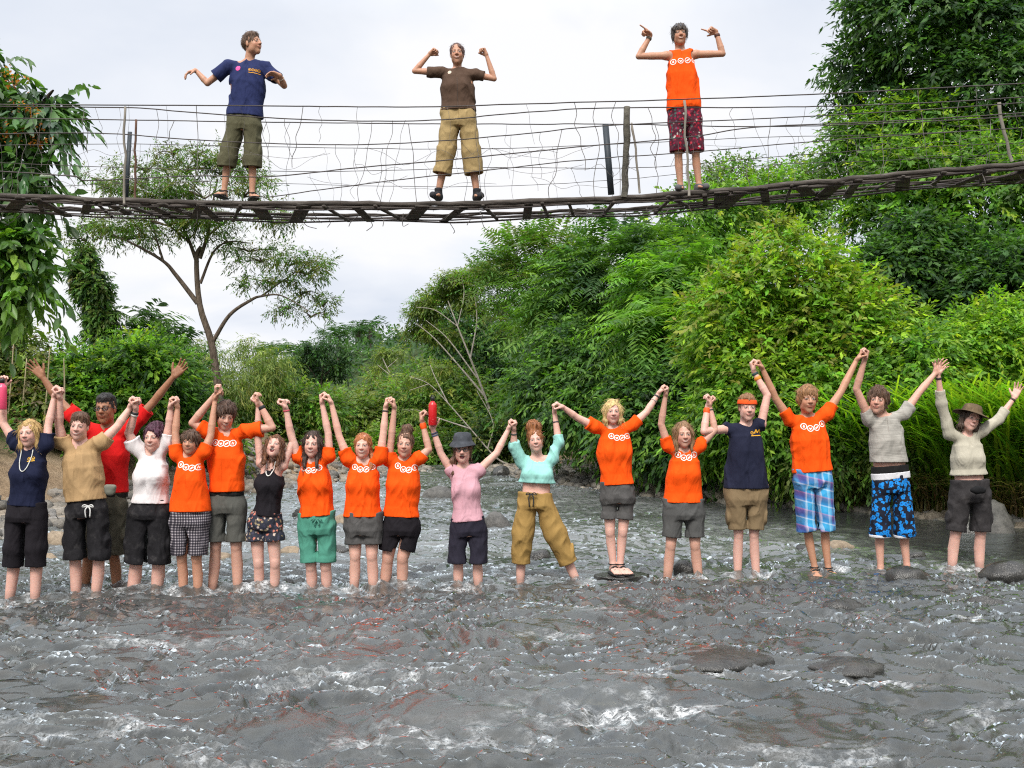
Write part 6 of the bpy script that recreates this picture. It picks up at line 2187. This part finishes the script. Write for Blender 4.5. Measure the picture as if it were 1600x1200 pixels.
branching('leaning_tree', 'thin-leaved tree with pale branches leaning left over the bend', 30.0,
  [[(800, 715, 6), (780, 680, 5.5), (758, 620, 5), (735, 560, 4), (715, 510, 3), (700, 470, 2)], [(758, 620, 4), (720, 575, 3), (680, 530, 2.2), (650, 505, 1.2)], [(735, 560, 3), (745, 500, 2), (740, 450, 1.2)], [(715, 510, 2.2), (680, 485, 1.5), (650, 480, 1)],
   [(745, 590, 3), (700, 530, 2), (665, 500, 1)], [(715, 510, 2), (725, 460, 1.4), (720, 430, 1)]],
  [(670, 490, 30, 12), (650, 515, 20, 10), (700, 455, 36, 12), (730, 432, 34, 11), (760, 425, 28, 10), (745, 470, 26, 12), (690, 520, 26, 8), (660, 470, 20, 8), (770, 480, 24, 12)],
  PALEBARK, YELLOWG + OLIVE + FRESH[:1], 0.1, 3200, 0.11, 32, GB3, twig=0.34, m=9, asp=0.3)
branching('fallen_branches', 'bare pale dead branches slanting down to the water at the bend', 27.5,
  [[(800, 728, 4), (775, 715, 4), (735, 670, 4), (700, 630, 3), (670, 600, 2), (640, 588, 1)], [(735, 670, 3), (690, 655, 2), (650, 640, 1)], [(700, 630, 2.5), (680, 590, 1.8), (672, 570, 1)], [(762, 702, 3), (770, 660, 2), (745, 610, 1)], [(670, 600, 1.6), (640, 610, 1)]],
  [(650, 590, 26, 6), (690, 575, 24, 6), (640, 640, 18, 5)], PALEBARK, YELLOWG, 0.1, 330, 0.10, 33, GB3, twig=0.3, m=8, cat='dead tree')
branching('slender_tree', 'small slender tree standing alone beyond the bend', 44.0,
  [[(625, 640, 3), (618, 600, 2.5), (605, 575, 2), (598, 560, 1.4)], [(612, 588, 1.6), (590, 570, 1)], [(605, 575, 1.6), (622, 560, 1)]],
  [(590, 552, 18, 6), (615, 548, 16, 6), (598, 572, 14, 5), (585, 590, 14, 5)], PALEBARK, YELLOWG, 0.1, 260, 0.16, 34, GB3, twig=0.5, m=9)
branching('spreading_tree', 'dark spreading tree on the low hill left of the gap', 52.0,
  [[(500, 640, 4), (502, 600, 3.5), (505, 570, 2.5)], [(502, 600, 2.5), (480, 570, 1.4), (470, 550, 1)], [(503, 590, 2.5), (530, 565, 1.4), (540, 550, 1)]],
  [(478, 560, 24, 14), (505, 545, 34, 16), (530, 562, 26, 14), (500, 580, 34, 14), (520, 590, 24, 12), (470, 585, 16, 10)], DARKBARK, DEEP + BLUEG, 0.1, 1000, 0.17, 35, GB3, twig=0.42, m=9, asp=0.45, flat=0.6)

# ---- left bank
# hanging large-leaved tree, close on the left
FRUIT = tree('fruit_tree', 'large-leaved glossy tree with orange sprays at the left edge', 'tree', (-9.6, 14.6), [blob(15, 190, 13.8, 58, 70), blob(55, 165, 13.6, 34, 40), blob(35, 285, 13.4, 46, 50), blob(-15, 110, 14, 42, 45), blob(75, 205, 13.4, 24, 45), blob(90, 150, 13.5, 14, 14), blob(-10, 240, 14, 60, 80)], n=640, seed=41, pal=DEEP + MIDG[:1], r0=0.16, group=GB2, leaf=0.185, asp=0.42, twig=0.5, m=10, droop=0.6, n_sub=12, mat=GLOSSLEAF, two=True, young=0.12, ypal=[(0.06, 0.13, 0.02)], bark=DARKBARK)
tree('fruit_tree', 'large-leaved branch hanging under the bridge at the left edge', 'tree', (-9.9, 13.6), [blob(25, 415, 13.2, 34, 45), blob(10, 370, 13.4, 45, 30), blob(55, 455, 13.0, 18, 26), blob(-20, 440, 13.4, 40, 50)], n=300, seed=42, pal=MIDG + DEEP[1:3], r0=0.1, group=GB2, leaf=0.20, asp=0.42, twig=0.5, m=10, droop=0.6, n_sub=10, mat=GLOSSLEAF, two=True, young=0.3, ypal=FRESH, bark=DARKBARK)
# its orange flower clusters
rgf = np.random.default_rng(9)
for i, (u, v) in enumerate(((18, 122), (54, 206), (62, 222), (12, 208), (44, 172))):
    c = up_(u, v, 13.0)
    LV = Leaves()
    P = c + rgf.normal(size=(45, 3)) * [0.09, 0.07, 0.06]
    LV.add(P, rgf.normal(size=(45, 3)), unit(rgf.normal(size=(45, 3))), np.full(45, 0.05), np.full(45, 0.03), pick([(0.40, 0.14, 0.02), (0.30, 0.09, 0.02), (0.48, 0.2, 0.03)], 45, rgf))
    LV.mesh('flower_cluster', LEAF, FRUIT, FRUIT.location)
VN = dict(parts=('foliage', 'trunk'))
tree('vine_column', 'bare trunk smothered in climbing vines, leaning like a column', 'tree', (-9.2, 23), [blob(165, 510, 22.5, 20, 45), blob(152, 455, 22.5, 19, 40), blob(130, 425, 22.5, 16, 26), blob(138, 402, 22.5, 9, 22)], n=2400, seed=43, pal=MIDG + DEEP + OLIVE, r0=0.12, group=GB2, leaf=0.10, twig=0.22, droop=0.6, n_sub=8, lead=up_(132, 400, 22.5), **VN)
tree('palm_shrub', 'vine-draped palm with feathery fronds right of the vine column', 'palm', (-8.2, 23), [blob(232, 515, 22.5, 16, 18), blob(215, 545, 22.5, 30, 20), blob(262, 548, 22.5, 30, 20)], kind='fern', n=190, seed=44, pal=MIDG + DEEP, r0=0.1, group=GB2, leaf=0.17, asp=0.2, twig=1.0, m=20, droop=0.5, n_sub=6, limbs=3)
tree('hedge_bush', 'olive-brown scrub with dry canes at the left edge behind the girl', 'bush', (-9.4, 18), [blob(20, 600, 17.5, 70, 70), blob(70, 640, 17.2, 50, 50), blob(-10, 540, 18, 50, 50)], n=2400, seed=45, pal=OLIVE + YELLOWG + [(0.13, 0.10, 0.045)], r0=0.06, group=GB2, leaf=0.11, twig=0.42, droop=0.35, n_sub=14, **BU)
tree('hedge_bush', 'dense green thicket behind the man in red', 'bush', (-7.6, 18.8), [blob(130, 600, 18, 80, 55), blob(210, 590, 18, 75, 45), blob(170, 650, 17.6, 90, 45)], n=4200, seed=46, pal=MIDG + FRESH[:2] + DEEP[:1], r0=0.08, group=GB2, leaf=0.12, twig=0.42, droop=0.3, n_sub=20, young=0.15, **BU)
tree('hedge_bush', 'darker leafy thicket left of the forked trunk', 'bush', (-6.6, 19.6), [blob(262, 600, 19, 45, 48), blob(270, 650, 18.6, 55, 40), blob(240, 560, 19.4, 35, 22)], n=2300, seed=47, pal=MIDG + DEEP[1:], r0=0.07, group=GB2, leaf=0.12, twig=0.42, n_sub=14, **BU)
tree('airy_bush', 'pale wispy bamboo-like bush behind the forked trunk', 'bush', (-8.4, 29), [blob(330, 585, 28, 32, 50), blob(300, 560, 28.5, 22, 36), blob(355, 620, 27.5, 40, 40)], n=1000, seed=48, pal=YELLOWG + OLIVE, r0=0.03, group=GB2, leaf=0.16, asp=0.16, twig=0.6, droop=0.7, n_sub=10, jit=0.35, **BU)
tree('airy_bush', 'wispy light green clump standing above the laughing woman', 'bush', (-6.6, 29.5), [blob(405, 585, 29, 26, 42), blob(390, 545, 29.2, 14, 20), blob(435, 575, 29.2, 22, 24)], n=700, seed=49, pal=YELLOWG, r0=0.03, group=GB2, leaf=0.16, asp=0.16, twig=0.6, droop=0.7, n_sub=10, jit=0.4, **BU)
tree('hedge_bush', 'light green shrubbery behind the green shorts woman', 'bush', (-5.9, 30.5), [blob(400, 650, 29.5, 60, 42), blob(470, 650, 30, 60, 40), blob(350, 670, 28.5, 55, 40)], n=2700, seed=50, pal=YELLOWG + MIDG + FRESH[:1], r0=0.06, group=GB3, leaf=0.15, twig=0.55, n_sub=16, **BU)
tree('hedge_bush', 'yellowish shrubbery behind the red-haired girl', 'bush', (-4.6, 33), [blob(540, 660, 32, 60, 40), blob(600, 640, 34, 55, 34), blob(500, 690, 30.5, 50, 28)], n=2200, seed=51, pal=YELLOWG + OLIVE + MIDG[:1], r0=0.06, group=GB3, leaf=0.16, twig=0.55, n_sub=14, **BU)
tree('hedge_bush', 'low bush along the left shore behind the white top', 'bush', (-5.9, 21.5), [blob(330, 700, 20.6, 60, 26), blob(250, 700, 20, 60, 24)], n=1300, seed=52, pal=MIDG + OLIVE, r0=0.05, group=GB2, leaf=0.12, twig=0.4, n_sub=12, **BU)
# dry bamboo canes at the left
for i, (u0, v0, u1, v1) in enumerate(((28, 700, 34, 560), (66, 690, 70, 545), (100, 640, 92, 560), (8, 700, 14, 530))):
    mb = MB()
    a, b_ = up_(u0, v0, 16.6), up_(u1, v1, 16.7)
    mb.tube(curve_pts([a, (a + b_) / 2 + [0.05, 0, 0], b_ + [0.08, 0, 0]], 14), np.linspace(0.018, 0.008, 15), 6)
    o = mb.build('bamboo_cane', plain('dry_cane', (0.36, 0.30, 0.18), 0.8), None, True, a)
    tag(o, 'thin dry bamboo cane standing in the scrub at far left', 'cane', 'dry canes at the left edge')

# ---- tall grass on the right bank (uncountable)
rg = np.random.default_rng(21)


def blades(n, area, hgt, wid, pal, lean=0.5):
    V, Q, C = [], [], []
    for i in range(n):
        x, y = area(rg)
        z = float(ground_z(x, y))
        h = hgt * rg.uniform(0.35, 1.15)
        a = rg.uniform(0, 2 * math.pi)
        dr = np.array([math.cos(a), math.sin(a), 0]) * lean * rg.uniform(0.3, 1.5) + np.array([-0.35, -0.45, 0]) * rg.uniform(0.2, 1.2)
        sd = np.array([-dr[1], dr[0], 0]); sd /= np.linalg.norm(sd) + 1e-6
        c = pick(pal, 1, rg)[0]
        w = wid * rg.uniform(0.6, 1.2)
        b0 = len(V)
        for k, t in enumerate((0, 0.3, 0.6, 0.82, 1.0)):
            p = np.array([x, y, z]) + dr * h * t * t + np.array([0, 0, h * (t - 0.42 * t ** 3)])
            ww = w * (1 - t) ** 0.6 if t < 1 else 0.001
            V += [p - sd * ww, p + sd * ww]
            C += [c, c]
        for k in range(4):
            Q.append((b0 + 2 * k, b0 + 2 * k + 1, b0 + 2 * k + 3, b0 + 2 * k + 2))
    return V, Q, C


def garea(x0, x1, y0, y1, dmin=0.2, dmax=3.5):
    def f(r):
        while True:
            x, y = r.uniform(x0, x1), r.uniform(y0, y1)
            if dmin < x - bankR(y) < dmax: return x, y
    return f


for nm, lb_, args in (('tall_grass', 'tall bright green grass on the right bank above the stones', (3000, garea(5.0, 8.0, 13.2, 16.2, 0.35, 1.8), 2.7, 0.030, LIME + FRESH[:2], 0.5)),
                 ('dry_grass', 'straw-coloured dry grass hanging over the right shore', (1800, garea(5.0, 7.8, 13.3, 15.9, 0.1, 0.8), 0.95, 0.016, [(0.34, 0.26, 0.12), (0.26, 0.19, 0.09), (0.18, 0.17, 0.06), (0.10, 0.15, 0.03)], 0.8)),
                 ('reeds', 'tall pale reeds rising through the vines at the right edge', (300, garea(5.2, 8.0, 13.4, 16.0, 0.9, 2.0), 2.8, 0.026, LIME + YELLOWG, 0.5))):
    V, Q, C = blades(*args)
    o = mesh_np(nm, V, Q, LEAF, None, True, np.array(C))
    tag(o, lb_, 'grass', None, 'stuff')

# ---- undergrowth that hides the soil of both banks (uncountable)
LV = Leaves()
P = []
while len(P) < 7000:
    y = rg.uniform(14, 60)
    right = rg.random() < 0.5
    if right:
        d = rg.uniform(0.9, 16); x = bankR(y) + d
    else:
        d = rg.uniform(2.0, 12) if y < 24 else rg.uniform(1.6, 14); x = bankL(y) - d
    if abs(x / y) < 0.62: P.append((x, y, float(ground_z(x, y)) + rg.uniform(0, 0.35)))
P = np.array(P)
O = unit(np.array([0, -0.35, 1.0]) + 0.5 * rg.normal(size=P.shape))
far = P[:, 1] > 30
sprays(LV, P[~far], O[~far], rg, m=10, twig=0.5, leaf=0.15, pal=MIDG + OLIVE + DEEP)
sprays(LV, P[far], O[far], rg, m=9, twig=0.8, leaf=0.26, pal=MIDG + OLIVE + BLUEG)
o = LV.mesh('undergrowth', LEAF, None, (0, 0, 0))
tag(o, 'mixed low green undergrowth covering both river banks', 'undergrowth', None, 'stuff')

# ---- far hill: a wood, with palms standing out of it
LV = Leaves()
P = []
for i in range(9000):
    y = rg.uniform(62, 150)
    x = rg.uniform(-0.55, 0.35) * y
    P.append((x, y, float(ground_z(x, y)) + rg.uniform(0, 1.2)))
P = np.array(P)
O = unit(np.array([0, -0.5, 0.8]) + 0.5 * rg.normal(size=P.shape))
sprays(LV, P, O, rg, m=9, twig=1.0, leaf=0.42, pal=BLUEG + DEEP)
o = LV.mesh('woods', LEAF, None, (0, 0, 0))
tag(o, 'far-off dark green wood on the low hill beyond the bend', 'wood', None, 'stuff')


def palm_mesh(seed):
    r = np.random.default_rng(seed)
    LV = Leaves()
    n = 20
    a = r.uniform(0, 2 * math.pi, n)
    el = r.uniform(-0.1, 1.0, n)
    O = np.stack([np.cos(a) * np.cos(el), np.sin(a) * np.cos(el), np.sin(el)], 1)
    fronds(LV, np.zeros((n, 3)) + [0, 0, 3.2], O, r, m=18, length=3.2, leaf=0.75, asp=0.13, droop=0.42, pal=BLUEG + DEEP[:2], spread=0.1)
    return LV


protos = []
for i in range(55):
    y = vr.uniform(70, 130)
    u = vr.uniform(300, 640) if i < 42 else vr.uniform(0, 300)
    x = (u - 800) / F_PX * y
    z = float(ground_z(x, y))
    if i < 3:
        rt = empty('oil_palm', (x, y, z))
        LV = palm_mesh(i)
        cr = LV.mesh('crown', LEAF, rt, (0, 0, 0))
        mb = MB()
        mb.tube([(0, 0, -0.3), (0.03, 0, 1.6), (0, 0, 3.25)], [0.28, 0.24, 0.22], 8)
        tk = mb.build('trunk', DARKBARK, rt)
        protos.append((rt, cr, tk))
    else:
        pr = protos[i % 3]
        rt = pr[0].copy(); COL.objects.link(rt)
        for ch in pr[1:]:
            c_ = ch.copy(); COL.objects.link(c_); c_.parent = rt
    rt.location = (x, y, z)
    rt.rotation_euler = (0, 0, vr.uniform(0, 6.28))
    s = vr.uniform(0.45, 0.65)
    rt.scale = (s, s, s)
    tag(rt, 'small oil palm of the plantation on the hazy far hill', 'palm', 'oil palms on the far hill')
# ------------------------------------------------------------------ camera, sky, sun
cam = bpy.data.cameras.new('camera')
cam.sensor_width = 36.0
cam.lens = 36.0
cam.clip_start = 0.05
cam.clip_end = 3000
co = bpy.data.objects.new('camera', cam)
COL.objects.link(co)
co.location = (0, 0, CAM_H)
co.rotation_euler = (math.pi / 2 + TH, 0, 0)
SC.camera = co

SUN_EL, SUN_AZ = math.radians(48), math.radians(196)     # azimuth clockwise from +y
w = bpy.data.worlds.new('World')
SC.world = w
w.use_nodes = True
nt = w.node_tree
nt.nodes.clear()
N = lambda t: nt.nodes.new('ShaderNode' + t)
out = N('OutputWorld')
sky = N('TexSky')
sky.sky_type = 'NISHITA'
sky.sun_disc = False
sky.sun_elevation = SUN_EL
sky.sun_rotation = SUN_AZ
sky.air_density = 1.2
sky.dust_density = 3.0
bg1 = N('Background')
bg1.inputs['Strength'].default_value = 0.12
nt.links.new(sky.outputs[0], bg1.inputs['Color'])
tc = N('TexCoord')
# clouds: perspective of a flat layer, direction divided by height
sx = N('SeparateXYZ')
nt.links.new(tc.outputs['Generated'], sx.inputs[0])
mz = N('Math'); mz.operation = 'MAXIMUM'; mz.inputs[1].default_value = 0.0
nt.links.new(sx.outputs[2], mz.inputs[0])
az = N('Math'); az.operation = 'ADD'; az.inputs[1].default_value = 0.22
nt.links.new(mz.outputs[0], az.inputs[0])
cmb = N('CombineXYZ')
for i in (0, 1):
    d = N('Math'); d.operation = 'DIVIDE'
    nt.links.new(sx.outputs[i], d.inputs[0]); nt.links.new(az.outputs[0], d.inputs[1])
    nt.links.new(d.outputs[0], cmb.inputs[i])
def cn(scale, off, det=5, rough=0.5, dist=0.3):
    mp = N('Mapping'); mp.inputs['Location'].default_value = off
    nt.links.new(cmb.outputs[0], mp.inputs['Vector'])
    n = N('TexNoise'); n.inputs['Scale'].default_value = scale; n.inputs['Detail'].default_value = det
    n.inputs['Roughness'].default_value = rough; n.inputs['Distortion'].default_value = dist
    nt.links.new(mp.outputs[0], n.inputs['Vector'])
    return n.outputs['Fac']
r1 = N('ValToRGB')
e = r1.color_ramp.elements
e[0].position = 0.34; e[0].color = (0.46, 0.495, 0.56, 1)
e[1].position = 0.56; e[1].color = (0.61, 0.613, 0.628, 1)
m_ = e.new(0.48); m_.color = (0.55, 0.57, 0.61, 1)
nt.links.new(cn(1.15, (3.1, 1.7, 0), 6), r1.inputs['Fac'])
bg2 = N('Background')
# an overcast sky is brighter overhead than at the horizon
zf = N('Math'); zf.operation = 'SUBTRACT'; zf.inputs[1].default_value = 0.36
nt.links.new(sx.outputs[2], zf.inputs[0])
zc = N('Math'); zc.operation = 'MAXIMUM'; zc.inputs[1].default_value = 0.0
nt.links.new(zf.outputs[0], zc.inputs[0])
zm = N('Math'); zm.operation = 'MULTIPLY_ADD'; zm.inputs[1].default_value = 2.5; zm.inputs[2].default_value = 1.0
nt.links.new(zc.outputs[0], zm.inputs[0])
nt.links.new(zm.outputs[0], bg2.inputs['Strength'])
nt.links.new(r1.outputs['Color'], bg2.inputs['Color'])
r2 = N('ValToRGB')
r2.color_ramp.elements[0].position = 0.22; r2.color_ramp.elements[0].color = (0.75, 0.75, 0.75, 1)
r2.color_ramp.elements[1].position = 0.42; r2.color_ramp.elements[1].color = (1, 1, 1, 1)
nt.links.new(cn(2.0, (7, 2, 0)), r2.inputs['Fac'])
mx = N('MixShader')
nt.links.new(r2.outputs['Color'], mx.inputs['Fac'])
nt.links.new(bg1.outputs[0], mx.inputs[1])
nt.links.new(bg2.outputs[0], mx.inputs[2])
nt.links.new(mx.outputs[0], out.inputs['Surface'])

sl_ = bpy.data.lights.new('sun', 'SUN')
sl_.energy = 2.3
sl_.angle = math.radians(20)
sl_.color = (1.0, 0.955, 0.88)
so = bpy.data.objects.new('sun', sl_)
COL.objects.link(so)
dv = Vector((math.sin(SUN_AZ) * math.cos(SUN_EL), math.cos(SUN_AZ) * math.cos(SUN_EL), math.sin(SUN_EL)))
so.rotation_euler = dv.to_track_quat('Z', 'Y').to_euler()

SC.view_settings.view_transform = 'Standard'
SC.view_settings.look = 'None'
SC.view_settings.exposure = 0.7
SC.view_settings.gamma = 1.0
SC.render.engine = 'CYCLES'
SC.cycles.use_denoising = False
SC.cycles.filter_width = 1.15
SC.cycles.sample_clamp_indirect = 1.8
SC.cycles.sample_clamp_direct = 1.8
SC.cycles.max_bounces = 8
SC.cycles.transparent_max_bounces = 16
SC.cycles.caustics_reflective = False
SC.cycles.caustics_refractive = False
